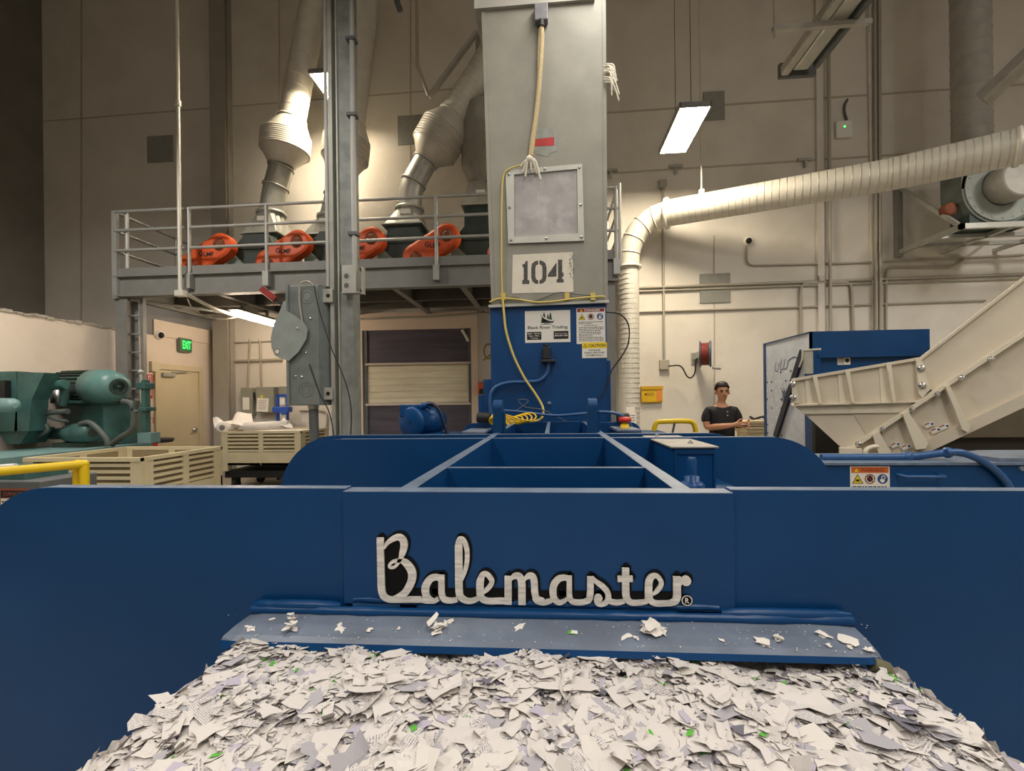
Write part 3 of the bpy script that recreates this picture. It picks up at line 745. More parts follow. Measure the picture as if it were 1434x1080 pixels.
for k in range(14500):
    x = rb.uniform(XA-.004, XB+.004); y = YA+(YB-.07-YA)*rb.random()
    e = min(x-XA, XB-x)
    n = Vector((rb.gauss(0, .085), rb.gauss(0, .085)-.02, 1))
    if e < .03: n.x += (-1 if x < 0 else 1)*rb.uniform(.2, 1.2)
    if rb.random() < .06: n = Vector((rb.gauss(0, .6), rb.gauss(0, .6), 1))
    n.normalize()
    size = rb.choice([.008, .012, .016, .020, .024, .030, .050 if rb.random() < .45 else .024])*rb.uniform(.8, 1.25)
    if y > .76: size *= .8
    mt_ = pick()
    if mt_ == 4: size *= .75
    lift = abs(n.x)*size*.3+abs(n.y)*size*.3
    flake(Vector((x, y, top(x, y)-.012+rb.uniform(0, .016)+lift*.4)), n, size, rb.uniform(.35, .95), mt_, rb.uniform(.03, .2))
for sx in (-1, 1):                                  # shreds packed on the flanks
    for k in range(1100):
        y = rb.uniform(YA, YB-.03); z = .75+(ZT-.77)*rb.random()**.6
        n = Vector((sx, rb.gauss(0, .35), rb.gauss(0, .35))).normalized()
        flake(Vector(((XA-.004 if sx < 0 else XB+.004)+sx*rb.uniform(-.006, .008), y, z)), n, rb.uniform(.014, .036), rb.uniform(.3, .8), pick(), .3)
me = bpy.data.meshes.new('paper_shreds'); o0 = WORLD['paper_bale']
me.from_pydata([(p.x-o0.x, p.y-o0.y, p.z-o0.z) for p in v], [], f); me.polygons.foreach_set('material_index', mi)
ul = me.uv_layers.new(name='print'); ul.data.foreach_set('uv', [c for p in uvs for c in p])
for M_ in FL: me.materials.append(M_)
o = bpy.data.objects.new('paper_shreds', me); COL.objects.link(o); o.parent = BL; WORLD[o.name] = o0; o['kind'] = 'stuff'

# ------------------------------------------------------------------ loose scraps lying on the flap
def flap_pt(u, v):
    """point on the flap top below pixel"""
    A, Bq, C_ = a0, b0, b1
    nrm = (b0-a0).cross(a1-a0).normalized()
    d = ray(u, v); t = (a0-EYE).dot(nrm)/d.dot(nrm)
    if nrm.z < 0: nrm = -nrm
    return EYE+d*t, nrm
SCR = [(350, 880, 22, 'flat'), (411, 857, 10, 'flat'), (408, 871, 16, 'crumpled'), (381, 869, 14, 'flat'), (409, 883, 24, 'crumpled'), (443, 858, 18, 'flat'), (478, 881, 24, 'flat'), (518, 884, 10, 'flat'),
       (558, 882, 7, 'flat'), (611, 883, 30, 'crumpled'), (631, 872, 16, 'curled'), (728, 879, 22, 'flat'), (804, 887, 16, 'flat'), (876, 892, 20, 'flat'), (914, 886, 40, 'crumpled'), (891, 895, 12, 'flat'),
       (1011, 898, 8, 'flat'), (1068, 901, 26, 'flat'), (1090, 898, 22, 'curled'), (1152, 893, 20, 'curled'), (1160, 905, 10, 'flat'), (1187, 899, 24, 'flat'), (1190, 908, 8, 'flat'), (1217, 911, 12, 'flat')]
SCR.sort(); NUM = 'first second third fourth fifth sixth seventh eighth ninth tenth eleventh twelfth thirteenth fourteenth fifteenth sixteenth seventeenth eighteenth nineteenth twentieth twenty-first twenty-second twenty-third twenty-fourth'.split()
rs = random.Random(5)
for i, (u, v_, s, kind) in enumerate(SCR):
    p, nn = flap_pt(u, v_); sz = s/650*(.62 if kind == 'crumpled' else .86)
    v, f, mi, uvs = [], [], [], []
    rb = rs
    nf = {'flat': 2, 'curled': 2, 'crumpled': 6}[kind]
    for k in range(nf):
        n2 = (nn+Vector((rs.gauss(0, .2), rs.gauss(0, .2), 0))*(.8 if kind == 'crumpled' else .12)).normalized()
        off = Vector((rs.uniform(-.3, .3)*sz, rs.uniform(-.25, .25)*sz, 0)) if nf > 2 else Vector((rs.uniform(-.15, .15)*sz*k, 0, 0))
        flake(p+off+nn*(.0035+.003*k if kind == 'crumpled' else .002+.001*k), n2, sz*rs.uniform(.55, .95), rs.uniform(.45, .8), 0, .45 if kind == 'curled' else .15)
    mb = MB(); mb.v = [tuple(x) for x in v]; mb.f = [list(x) for x in f]; mb.m = [0]*len(f); mb.sm = [False]*len(f)
    if abs(u-804) < 2: mb.m = [1 if c.index(c[0]) == 0 and n_ % 3 == 0 else 0 for n_, c in enumerate(f)]
    lab = ('white and green torn paper scrap on the blue flap' if abs(u-804) < 2 else
           'large crumpled white paper scrap on the blue flap below the last letters' if abs(u-914) < 2 else
           'crumpled white paper scrap on the blue flap below the first letter gap' if abs(u-611) < 2 else
           '%s white paper scrap, %s along the blue flap from its left end' % (kind, NUM[i]))
    mb.build('paper_scrap', [PAPERM, FL[4]], label=lab, cat='paper scrap', group='paper scraps on the blue flap', origin=p)
mb = MB()
for k in range(170):
    u = rs.uniform(320, 1225); t = rs.random(); v_ = (862+ (u-350)*.016)*(1-t) + (892+(u-300)*.026)*t
    p, nn = flap_pt(u, v_); r = rs.uniform(.0006, .002)
    a = rs.uniform(0, 3); mb.add([p+nn*.0015+Vector((math.cos(a+j*1.6)*r*rs.uniform(.5, 1.2), math.sin(a+j*1.6)*r, 0)) for j in range(4)], [(0, 1, 2, 3)], 0)
mb.build('paper_dust', PAPERM, label='fine white paper specks strewn over the blue flap', cat='paper dust', kind='stuff')
# ------------------------------------------------------------------ chute above the hopper
YH0 = 3.97
DUCT = mat('weathered_galvanised_chute', '#8f8d82', .55, metal=.12, var=.1, vs=5, dirt='#86837a', dirt_amt=.55, ds=3.2)
T = thing('feed_chute', 'tall weathered galvanised chute standing on the blue hopper', 'chute', PY(770, 425, 4.4))
bl, br = PY(690, 428, YH0), PY(848, 424, YH0); tl, tr = PY(676, 14, YH0-.10), PY(845, 0, YH0-.10)
up = (tl-bl); tl2 = bl+up*1.9; tr2 = br+(tr-br)*1.9
def quadbox(mb, pts, d, mi=0): mb.prism(pts, d, mi)
m = MB(); m.prism([bl, br, tr2, tl2], (0, .95, 0)); m.build('chute_body', DUCT, T, bevel=.006)
m = MB()
for p, q in ((bl, tl2), (br, tr2)):
    m.bar(p+Vector((.004, -.002, 0)), q+Vector((.004, -.002, 0)), .03, .006, 0, up=(0, 1, 0))
m.build('corner_angle', DUCT, T)
m = MB(); a_, b_ = PY(664, 12, YH0-.13), PY(833, -2, YH0-.13)
m.prism([a_, b_, b_+Vector((0, 0, .5)), a_+Vector((0, 0, .5))], (0, 1.02, 0)); m.build('upper_sleeve', GALVD, T)
m = MB(); p, q = PY(684, 427, YH0-.012), PY(853, 420, YH0-.012); m.prism([p, q, q+Vector((0, 0, -.022)), p+Vector((0, 0, -.022))], (0, .99, 0)); m.build('base_flange', GALV, T)
# frame on the chute face, tilted with it
o_ = PY(690, 428, YH0-.001); F_r = (br-bl).normalized(); F_u = (up - F_r*up.dot(F_r)).normalized()
CF = Fr(o_, F_r, F_u)
def cp(u, v):
    d = ray(u, v); t = (CF.o-EYE).dot(CF.n)/d.dot(CF.n); p = EYE+d*t
    return (p-CF.o).dot(CF.r), (p-CF.o).dot(CF.u)
def cpt(u, v, d=0): return CF.p(*cp(u, v), d)
W4 = [cp(708, 240), cp(815, 231), cp(818, 338), cp(712, 342)]; I4 = [cp(720, 246), cp(808, 238), cp(809, 328), cp(720, 333)]
m = MB()
for k in range(4): CF.poly(m, [W4[k], W4[(k+1) % 4], I4[(k+1) % 4], I4[k]], .022, 0, t=.021)
m.build('window_frame', mat('pale_window_frame', '#bdbdb4', .5, metal=.15, var=.08, vs=9), T)
m = MB(); CF.poly(m, I4, .006, 0, t=.005); m.build('window_pane', mat('dusty_plastic_window', '#a5a2a1', .35, var=.16, vs=7, dirt='#c9c6c6', dirt_amt=.8, ds=6), T)
m = MB()
for k, (u, v) in enumerate([(713, 246), (763, 238), (811, 236), (714, 292), (813, 288), (716, 337), (765, 335), (814, 333)]):
    m = MB(); m.lathe([(0, .014), (.008, .012), (.012, .004)], cpt(u, v, .02), CF.n, 8); m.build('frame_bolt', CHROME, T)
m = MB(); CF.poly(m, [cp(718, 357), cp(802, 353), cp(803, 409), cp(717, 411)], .0015, 0, t=.001)
for k in range(46):
    u, v = random.uniform(796, 803), random.uniform(355, 392); a_, b_ = cp(u, v); CF.poly(m, [(a_, b_), (a_+random.uniform(.004, .012), b_+random.uniform(-.004, .006)), (a_+random.uniform(-.002, .008), b_+random.uniform(.006, .014))], .002, 1)
def stencil(polys):
    for P in polys: CF.poly(m, [cp(690+x/7.967, 340+y/7.967) for x, y in P], .002, 1)
stencil([[(368, 205), (390, 205), (390, 415), (408, 420), (408, 462), (330, 462), (330, 420), (345, 415), (345, 272), (332, 272), (332, 238), (355, 238)],
         [(508, 198), (470, 208), (438, 235), (430, 280), (430, 385), (440, 430), (470, 455), (508, 460), (508, 420), (485, 408), (476, 380), (476, 280), (485, 252), (508, 242)],
         [(522, 198), (560, 206), (592, 235), (600, 280), (600, 385), (590, 425), (560, 452), (522, 460), (522, 420), (545, 408), (554, 380), (554, 280), (545, 252), (522, 242)],
         [(712, 220), (712, 378), (615, 382), (615, 355)],
         [(728, 190), (775, 188), (776, 330), (790, 335), (790, 378), (776, 380), (776, 405), (792, 410), (792, 444), (712, 446), (712, 410), (728, 405)]])
m.build('stencil_patch', [mat('stencil_white', '#d9d2c2', .75, var=.05, vs=12), mat('stencil_grey', '#4f4d49', .8, var=.5, vs=40)], T, label='white patch stencilled 104')
m = MB(); CF.poly(m, [cp(749, 195), cp(776, 192), cp(776, 204), cp(749, 205)], .002, 0, t=.0015); m.build('red_tape', mat('red_tape', '#b22a26', .45, var=.15, vs=20), T, label='strip of red tape')
m = MB(); P = [cp(740+6*math.cos(a)*s+16*math.cos(a)*s+22, 197+21*math.sin(a)*s) for a, s in [(k*.35, random.uniform(.8, 1.1)) for k in range(18)]]
CF.poly(m, P, .0008, 0); m.build('patch_stain', mat('grey_green_stain', '#8e918a', .6, var=.15, vs=12), T)
m = MB(); p = cpt(758, 25, 0); n_ = CF.n
m.bbox(p.x-.055, p.x+.055, p.y-.07, p.y, p.z-.07, p.z+.07, b=.008); so = m.build('sensor', mat('grey_photo_sensor', '#75757a', .5, var=.2, vs=20), T)
p2 = cpt(758, 36, .05); m = MB(); m.tube([p2, p2+Vector((0, 0, -.05))], .03, 10); m.build('sensor_plug', BLACK, so)
# rope, cords and twine on the chute and hopper
m = MB(); m.tube(cat([cpt(*p, .05) for p in ((758, 36), (759, 60), (757, 100), (753, 150), (748, 190), (744, 222))]), .02, 8); m.tube(cat([cpt(*p, .045) for p in ((757, 36), (755, 80), (754, 140), (746, 190), (742, 224))]), .012, 8)
m.build('rope', ROPE, label='tan rope hanging down the front of the chute from its dark sensor', cat='rope')
m = MB(); m.tube(cat([cpt(*p, .03) for p in ((742, 230), (728, 234), (712, 240), (705, 252), (703, 290), (703, 340), (703, 380), (704, 416))]), .007, 8)
pp = [PY(704, 420, YH0-.03), PY(706, 440, YH0-.03), PY(709, 465, YH0-.03), PY(720, 500, YH0-.03), PY(735, 530, YH0-.03), PY(750, 552, YH0-.04), PY(760, 570, YH0-.06), PY(760, 583, YH0-.1), PY(752, 589, YH0-.15), PY(735, 591, YH0-.2), PY(712, 591, YH0-.25)]
m.tube(cat([cpt(704, 416, .03)]+pp), .010, 8)
m.build('extension_cord', CORDY, label='yellow extension cord running down the chute edge and curving over the blue hopper', cat='cord')
m = MB()
for k in range(5):
    c = PY(706, 588, 3.72); rx = .12+.015*k
    m.tube(cat([c+Vector((math.cos(a)*rx+.02*k, math.sin(a)*.05, .03*math.sin(2*a)+.008*k-.01)) for a in [j*math.pi/6 for j in range(13)]], 3), .006, 6)
m.tube(cat(ppx([(700, 586), (707, 590), (714, 598)], 3.65)), .009, 6)
m.build('coiled_cord', mat('bright_yellow_cord', '#e3b90f', .5), label='coil of bright yellow cord lying behind the left hinge lug', cat='cord')
m = MB(); m.tube(cat([cpt(*p, .025) for p in ((686, 424), (700, 419), (725, 420), (750, 424), (775, 423), (805, 419), (840, 416), (847, 417))]), .008, 8)
m.tube(cat([cpt(*p, .02) for p in ((688, 422), (720, 417), (745, 423), (780, 411), (800, 412), (842, 416))]), .005, 6, 1)
for u in (705, 794, 830):
    a_, b_ = cp(u, 416); CF.rect(m, a_-.02, b_-.03, a_+.02, b_+.03, .03, 0, t=.028)
m.build('bottom_wires', [CORDY, STEELD], label='yellow and black wires wrapped along the bottom edge of the chute', cat='wire')
m = MB(); m.tube(cat(ppx([(848, 437), (868, 440), (880, 455), (880, 480), (870, 500), (856, 520), (848, 545), (838, 560)], YH0-.05)), .006, 6)
m.build('loose_cable', BLACK, label='thin black cable looping out right of the hopper', cat='cable')
def twine(name, cu, cv, n, spread, lab):
    m = MB()
    for k in range(n):
        a = random.uniform(-.6, .9); L_ = random.uniform(8, 22)
        p0 = (cu+random.uniform(-2, 2), cv+random.uniform(-spread, spread)); p1 = (p0[0]+abs(math.cos(a))*L_*.35+3, p0[1]+L_*.3); p2 = (p1[0]+random.uniform(0, 9), p1[1]+L_)
        m.tube(cat([cpt(*p0, .03), cpt(*p1, .06), cpt(*p2, .05)]), .006, 5)
    m.build(name, TWINE, label=lab, cat='twine')
twine('twine_bunch', 847, 105, 16, 14, 'frayed bunch of white twine caught on the right edge of the chute')
m = MB()
for (u1, v1) in ((733, 244), (736, 250), (752, 246), (757, 254), (730, 236), (744, 242), (750, 238)): m.tube(cat([cpt(743, 226, .05), cpt((743+u1)/2, 230, .06), cpt(u1, v1, .04)]), .009, 6)
m.sphere(cpt(742, 227, .055), .03, 0, 10); m.build('twine_knot', TWINE, label='white twine knotted around the rope above the chute window', cat='twine')

# ------------------------------------------------------------------ mezzanine platform
YM = 6.75
bl_ = PY(166, 416, YM); zb = PY(430, 408, YM).z; zt = PY(430, 378, YM).z
xl_, xr_ = PY(163, 400, YM).x, PY(866, 390, YM).x
MZ = thing('mezzanine', 'grey steel equipment platform with railing along the back wall, carrying the orange guarded machines', 'platform', ((xl_+xr_)/2, YM, 0))
m = MB(); m.box(xl_, xr_, YM, YM+.015, zb, zt); m.box(xl_, xr_, YM-.06, YM+.08, zb, zb+.02); m.box(xl_, xr_, YM-.06, YM+.08, zt-.02, zt); m.build('edge_beam', STEELG, MZ)
m = MB(); m.box(xl_, xl_+.015, YM, YW-.1, zb, zt); m.box(xl_-.04, xl_+.08, YM, YW-.1, zb, zb+.02); m.build('end_beam', STEELG, MZ)
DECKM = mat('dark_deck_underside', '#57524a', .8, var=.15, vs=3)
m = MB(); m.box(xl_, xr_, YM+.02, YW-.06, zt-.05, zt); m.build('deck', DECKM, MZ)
for x in (-5.2, -3.9, -2.35, -1.3, .0):
    m = MB(); m.box(x-.006, x+.006, YM+.02, YW-.08, zb+.05, zt-.05); m.box(x-.05, x+.05, YM+.02, YW-.08, zb+.04, zb+.055); m.build('joist', STEELG, MZ)
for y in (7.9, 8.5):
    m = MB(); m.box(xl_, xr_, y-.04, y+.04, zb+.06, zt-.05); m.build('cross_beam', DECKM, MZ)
m = MB(); m.box(xl_-.02, xl_+.18, YM-.01, YM+.01, 0, zb); m.box(xl_-.02, xl_+.18, YM+.19, YM+.21, 0, zb); m.box(xl_+.07, xl_+.09, YM, YM+.2, 0, zb); m.build('column', STEELG, MZ)
xc = PY(846, 420, YM).x; m = MB(); m.box(xc-.02, xc+.16, YM+.02, YM+.04, 0, zb); m.box(xc-.02, xc+.16, YM+.2, YM+.22, 0, zb); m.box(xc+.06, xc+.08, YM+.03, YM+.21, 0, zb); m.build('column', STEELG, MZ)
m = MB(); m.box(xl_+.05, xr_, YM-.03, YM-.02, zt, zt+.12); m.build('toe_board', STEELG, MZ)
RAILM = mat('galvanised_rail', '#a5a5a1', .45, metal=.3, var=.06, vs=8)
ztop = PY(430, 286, YM).z; zmid = PY(430, 313, YM).z; zlow = PY(430, 342, YM).z
for z in (ztop, zmid, zlow):
    m = MB(); m.tube([(xl_+.03, YM-.05, z), (xr_, YM-.05, z)], .024, 8); m.build('rail', RAILM, MZ)
for z in (ztop, zmid, zlow):
    m = MB(); m.tube([(xl_+.03, YM-.05, z), (xl_+.03, YW-.25, z)], .024, 8); m.build('rail', RAILM, MZ)
for u in (268, 376, 612, 836, 862):
    x = PY(u, 330, YM).x; m = MB(); m.tube([(x, YM-.05, zt-.2), (x, YM-.05, ztop+.01)], .028, 8); m.box(x-.045, x+.045, YM-.1, YM-.005, zt-.24, zt-.02); m.build('rail_post', RAILM, MZ)
m = MB(); x = xl_+.02; m.bar((x, YM-.03, zt-.35), (x, YM-.03, ztop+.02), .08, .05, up=(0, 1, 0)); m.build('rail_post', RAILM, MZ)
for y in (7.9, 8.7): m = MB(); m.tube([(xl_+.03, y, zt), (xl_+.03, y, ztop)], .026, 8); m.build('rail_post', RAILM, MZ)
# gate panel beside the left post, cage at the right end
m = MB(); x0 = PY(178, 350, YM).x; m.tube([(x0, YM-.0, zt), (x0, YM, ztop)], .03, 8); m.build('rail_post', RAILM, MZ)
m = MB(); x0, x1 = PY(848, 300, YM).x, PY(868, 300, YM).x
for y in (YM+.05, 8.2):
    m.tube([(x1, y, zt-.1), (x1, y, ztop+.1)], .03, 8)
for z in (ztop+.1, zmid+.05, zlow, zt+.12): m.tube([(x1, YM+.05, z), (x1, 8.2, z)], .022, 8); 
m.build('end_gate', RAILM, MZ)
m = MB(); p0, p1 = PY(166, 418, YM), PY(420, 452, 8.7); m.tube([p0+Vector((.1, .1, 0)), p1], .025, 8); m.build('brace', RAILM, MZ)
# ladder at the left end
ld = thing('ladder', 'grey steel ladder rising to the left end of the platform beside the exit door', 'ladder', (PY(192, 600, 6.86).x, 6.86, 0))
xa, xb = PY(178, 500, 6.86).x, PY(200, 500, 6.86).x
for x in (xa, xb): m = MB(); m.box(x-.012, x+.04, 6.83, 6.89, 0, zb+.02); m.build('stile', STEELG, ld)
for k in range(10): m = MB(); m.tube([(xa, 6.86, .3+k*.29), (xb, 6.86, .3+k*.29)], .014, 8); m.build('rung', RAILM, ld)

# ------------------------------------------------------------------ granulators with orange belt guards
def granulator(px, first=None):
    pass
GX = PY(602, 350, 6.92).x
gz = zt
def mk_gran(gx):
    g = thing('granulator', '', 'machine', (gx, 7.9, gz), 'machines with orange belt guards on the platform')
    m = MB(); m.bbox(gx+.28, gx+1.05, 7.6, 8.6, gz, gz+.5, b=.02); m.prism([(gx+.3, 7.6, gz+.5), (gx+1.02, 7.6, gz+.5), (gx+.9, 7.6, gz+.74), (gx+.5, 7.6, gz+.74)], (0, .9, 0))
    m.bbox(gx-.45, gx+.28, 7.75, 8.5, gz, gz+.22, b=.02)
    m.build('housing', GREEND, g)
    m = MB(); m.lathe([(0, .30), (.06, .33), (.28, .33), (.36, .26), (.40, .12), (.41, .0)], (gx-.62, 8.05, gz+.12), (0, 0, 1), 20, cap=False); m.build('motor', GREEND, g)
    m = MB(); c = Vector((gx-.62, 8.05, gz+.57)); m.tube([c+Vector((.045*math.cos(a), 0, .045*math.sin(a))) for a in [k*math.pi/6 for k in range(13)]], .014, 6); m.build('lifting_eye', STEELD, g)
    m = MB(); m.prism([(gx+.30, 7.52, gz), (gx+.78, 7.52, gz+.0), (gx+.34, 7.52, gz+.42), (gx+.28, 7.52, gz+.42)], (0, .07, 0)); m.build('side_plate', mat('pale_green_plate', '#7c8a7e', .5, var=.12, vs=6), g)
    # belt guard: tilted capsule with a rim
    A, Bp = Vector((gx-.24, 7.36, gz+.20)), Vector((gx+.26, 7.36, gz+.50)); r0, r1 = .19, .19
    d = (Bp-A).normalized(); nn = Vector((-d.z, 0, d.x))
    def cap(rA, rB, y): return [Vector((0, y, 0))+Vector((A.x, 0, A.z))+(-d*math.sin(t)+nn*math.cos(t))*rA for t in [math.pi*k/14 for k in range(15)]] + [Vector((0, y, 0))+Vector((Bp.x, 0, Bp.z))+(d*math.sin(t)-nn*math.cos(t))*rB for t in [math.pi*k/14 for k in range(15)]]
    m = MB(); o1, o2, o3 = cap(r0, r1, 7.52), cap(r0, r1, 7.36), cap(r0-.035, r1-.035, 7.34)
    n = len(o1); m.add(o1+o2+o3, [[k, (k+1) % n, n+(k+1) % n, n+k] for k in range(n)]+[[n+k, n+(k+1) % n, 2*n+(k+1) % n, 2*n+k] for k in range(n)]+[list(range(2*n, 3*n))[::1], list(range(n))[::-1]], 0)
    gd = m.build('belt_guard', ORANGE, g)
    m = MB(); m.lathe([(0, .10), (.004, .10), (.005, .05), (.012, .05)], (Bp.x, 7.341, Bp.z), (0, -1, 0), 20); m.build('pulley_cover', ORANGED, gd)
    m = MB(); m.lathe([(0, .10), (.004, .10), (.005, .03), (.012, .03)], (A.x+.02, 7.341, A.z-.02), (0, -1, 0), 5); m.build('hub_cover', ORANGED, gd)
    gf = Fr((gx-.06, 7.336, gz+.33), (d.x, 0, d.z), (nn.x, 0, nn.z)) if False else Fr((gx-.08, 7.336, gz+.33), (1, 0, 0), (0, 0, 1))
    m = MB(); gf.text(m, 'G', 0, 0, .07, .08, .001, 0, .02); gf.text(m, 'LMF', .085, -.01, .16, .07, .001, 0, .02); m.build('guard_lettering', INK, gd)
    return g
GR = mk_gran(GX)
GR.location = (GX, 7.48, gz); WORLD[GR.name] = Vector((GX, 7.48, gz))
GR['label'] = 'machine with orange belt guard just left of the chute, its G lettering clearest'
index_children()
for u, lab in ((285, 'machine with orange belt guard at the left end of the platform'), (393, 'machine with orange belt guard under the leftmost pale duct, second along the platform'), (497, 'machine with orange belt guard partly hidden behind the tall grey post'), (722, 'machine with orange belt guard almost hidden behind the chute')):
    p = PY(u, 350, 6.92); c = copy_tree(GR, (p.x, 7.48, gz), lab)
# ------------------------------------------------------------------ ducts over the machines
def duct(name, label, pts, Mx, seg=28, extra=None):
    """pts: (u, v, Y, radius)"""
    m = MB(); m.tube([PY(u, v, Y) for u, v, Y, r in pts], [r for *_, r in pts], seg); return m
def spiral(mb, P, Q, r, n, mi=0, w=.006):
    for k in range(1, n):
        c = Vector(P).lerp(Vector(Q), k/n); ax = (Vector(Q)-Vector(P)).normalized()
        mb.lathe([(-w, r), (-w*.5, r+w*.9), (w*.5, r+w*.9), (w, r)], c, ax, 24, mi, cap=False)
def flange(mb, p, ax, r, w=.03, h=.025, mi=0): mb.lathe([(-w/2, r), (-w/2, r+h), (w/2, r+h), (w/2, r)], p, ax, 28, mi, cap=False)
def pxr(px, Y): return px*Y/FPX
def ductset(label, Y, top, pipe_end, c1, c2, neck, elbow, fl, tr_end, rp, rc, rn):
    d = thing('dust_duct', label, 'duct', PY(*tr_end[:2], Y), 'dust ducts above the platform machines')
    G = lambda p: PY(p[0], p[1], Y)
    ax = (G(c2)-G(c1)).normalized()
    m = MB(); m.tube([G(top), G(pipe_end)], pxr(rp, Y), 28); spiral(m, G(top), G(pipe_end), pxr(rp, Y), 16); flange(m, G(pipe_end), (G(pipe_end)-G(top)), pxr(rp, Y)); m.build('upper_pipe', GALVW, d)
    m = MB(); m.profsweep([(G(pipe_end), pxr(rp, Y)), (G(c1), pxr(rc, Y)), (G(c2), pxr(rc*.97, Y)), (G(neck), pxr(rn, Y))], ax, 32, 0, True, True)
    m.build('expansion_cone', GALVW, d)
    m = MB()
    for k in range(9): flange(m, G(c1).lerp(G(c2), (k+.5)/9), ax, pxr(rc, Y), .03, .012)
    m.build('cone_ribs', GALVW, d)
    m = MB(); pts = cat([G(neck), G(elbow), G(fl)], 6); m.tube(pts, pxr(rn, Y), 28)
    flange(m, pts[0]+(pts[1]-pts[0])*.3, pts[1]-pts[0], pxr(rn, Y)); flange(m, pts[5], pts[6]-pts[4], pxr(rn, Y)); flange(m, G(fl), (0, 0, 1), pxr(rn, Y), .04, .05); m.build('elbow_pipe', GALV, d)
    a, b = G(fl), G(tr_end); r = pxr(rn, Y); w = r*1.55
    ring = [(a+Vector((math.cos(t)*r, math.sin(t)*r, 0))) for t in [math.pi/4+k*math.pi/8 for k in range(16)]]
    def sq(t):
        c, s = math.cos(t), math.sin(t); k = w/max(abs(c), abs(s)); return b+Vector((c*k, s*k, 0))
    bot = [sq(math.pi/4+k*math.pi/8) for k in range(16)]
    m = MB(); m.add(ring+bot, [[k, (k+1) % 16, 16+(k+1) % 16, 16+k] for k in range(16)], 0)
    m.box(b.x-w-.04, b.x+w+.04, b.y-w-.04, b.y+w+.04, b.z-.02, b.z); m.build('square_transition', GALV, d)
    m = MB(); m.box(b.x-w*.9, b.x+w*.9, b.y-w*.8, b.y+w*.8, min(gz+.2, b.z-.06), b.z-.02); m.build('inlet_box', GREEND, d)
    lf = Fr((a.x-.09, a.y-r*1.25, (a.z*.5+b.z*.5)), (1, 0, 0), (0, 0, 1)); m = MB(); lf.rect(m, 0, 0, .18, .08, .03, 0, t=.04); m.build('duct_tag', WHITE, d)
    return d
ductset('pale dust duct with ribbed cone, leftmost of those over the platform', 8.0, (452, -60), (409, 168), (401, 190), (399, 214), (394, 233), (385, 268), (380, 300), (378, 334), 18.5, 33.5, 16.5)
ductset('pale dust duct mostly hidden behind the tall grey post', 8.05, (515, -60), (489, 172), (486, 196), (483, 224), (477, 250), (470, 280), (464, 305), (460, 335), 22, 32, 16)
ductset('pale dust duct with tilted ribbed cone just left of the chute', 7.9, (706, 50), (635, 163), (624, 181), (607, 210), (597, 224), (577, 262), (573.5, 294), (571, 322), 20, 33, 16.5)
d = thing('dust_duct', 'wide dull grey duct dropping straight down beside the left edge of the chute', 'duct', PY(690, 300, 8.1), 'dust ducts above the platform machines')
Y = 8.15; G = lambda u, v: PY(u, v, Y)
m = MB(); m.profsweep([(G(688, 60), pxr(22, Y)), (G(688, 150), pxr(22, Y)), (G(688, 160), pxr(42, Y)), (G(690, 234), pxr(44, Y)), (G(692, 262), pxr(33, Y)), (G(692, 268), pxr(33, Y))], Vector((0, 0, -1)), 32, 0, True, True); m.build('drop_pipe', GALVD, d)
b = G(692, 302); a = G(692, 266); w = pxr(40, Y); r = pxr(30, Y)
m = MB(); m.add([a+Vector((sx*r, sy*r, 0)) for sx, sy in ((-1, -1), (1, -1), (1, 1), (-1, 1))]+[b+Vector((sx*w, sy*w, 0)) for sx, sy in ((-1, -1), (1, -1), (1, 1), (-1, 1))], [(0, 1, 5, 4), (1, 2, 6, 5), (2, 3, 7, 6), (3, 0, 4, 7), (3, 2, 1, 0), (4, 5, 6, 7)], 0); m.build('square_transition', GALV, d)
m = MB(); m.box(b.x-w*.9, b.x+w*.9, b.y-w*.9, b.y+w*.9, gz, b.z-.002); m.build('inlet_box', GREEND, d)
lf = Fr((a.x-.25, a.y-(r+w)/2-.02, (a.z+b.z)/2-.05), (1, 0, 0), (0, 0, 1)); m = MB(); lf.rect(m, 0, 0, .14, .07, .03, 0, t=.06); m.build('duct_tag', WHITE, d)
# braces hanging between the ducts
m = MB(); m.tube([PY(584, -30, 7.7), PY(584, 90, 7.7), PY(600, 134, 7.7)], .03, 8); m.build('hanging_conduit', CONDUIT, label='thin bent conduit hanging down left of the tilted duct cone', cat='conduit')
m = MB(); m.bar(PY(601, 136, 7.75), PY(668, 45, 7.75), .11, .05); m.build('diagonal_brace', GALVD, label='flat grey diagonal brace hanging beside the bent conduit', cat='brace')
m = MB(); m.tube([(PY(556, 0, 7.4).x, 7.4, ZC), PY(556, 2, 7.4), PY(560, 14, 7.4)], .05, 12); m.build('pipe_stub', STEELD, label='short dark pipe end hanging at the top edge left of the chute', cat='pipe')

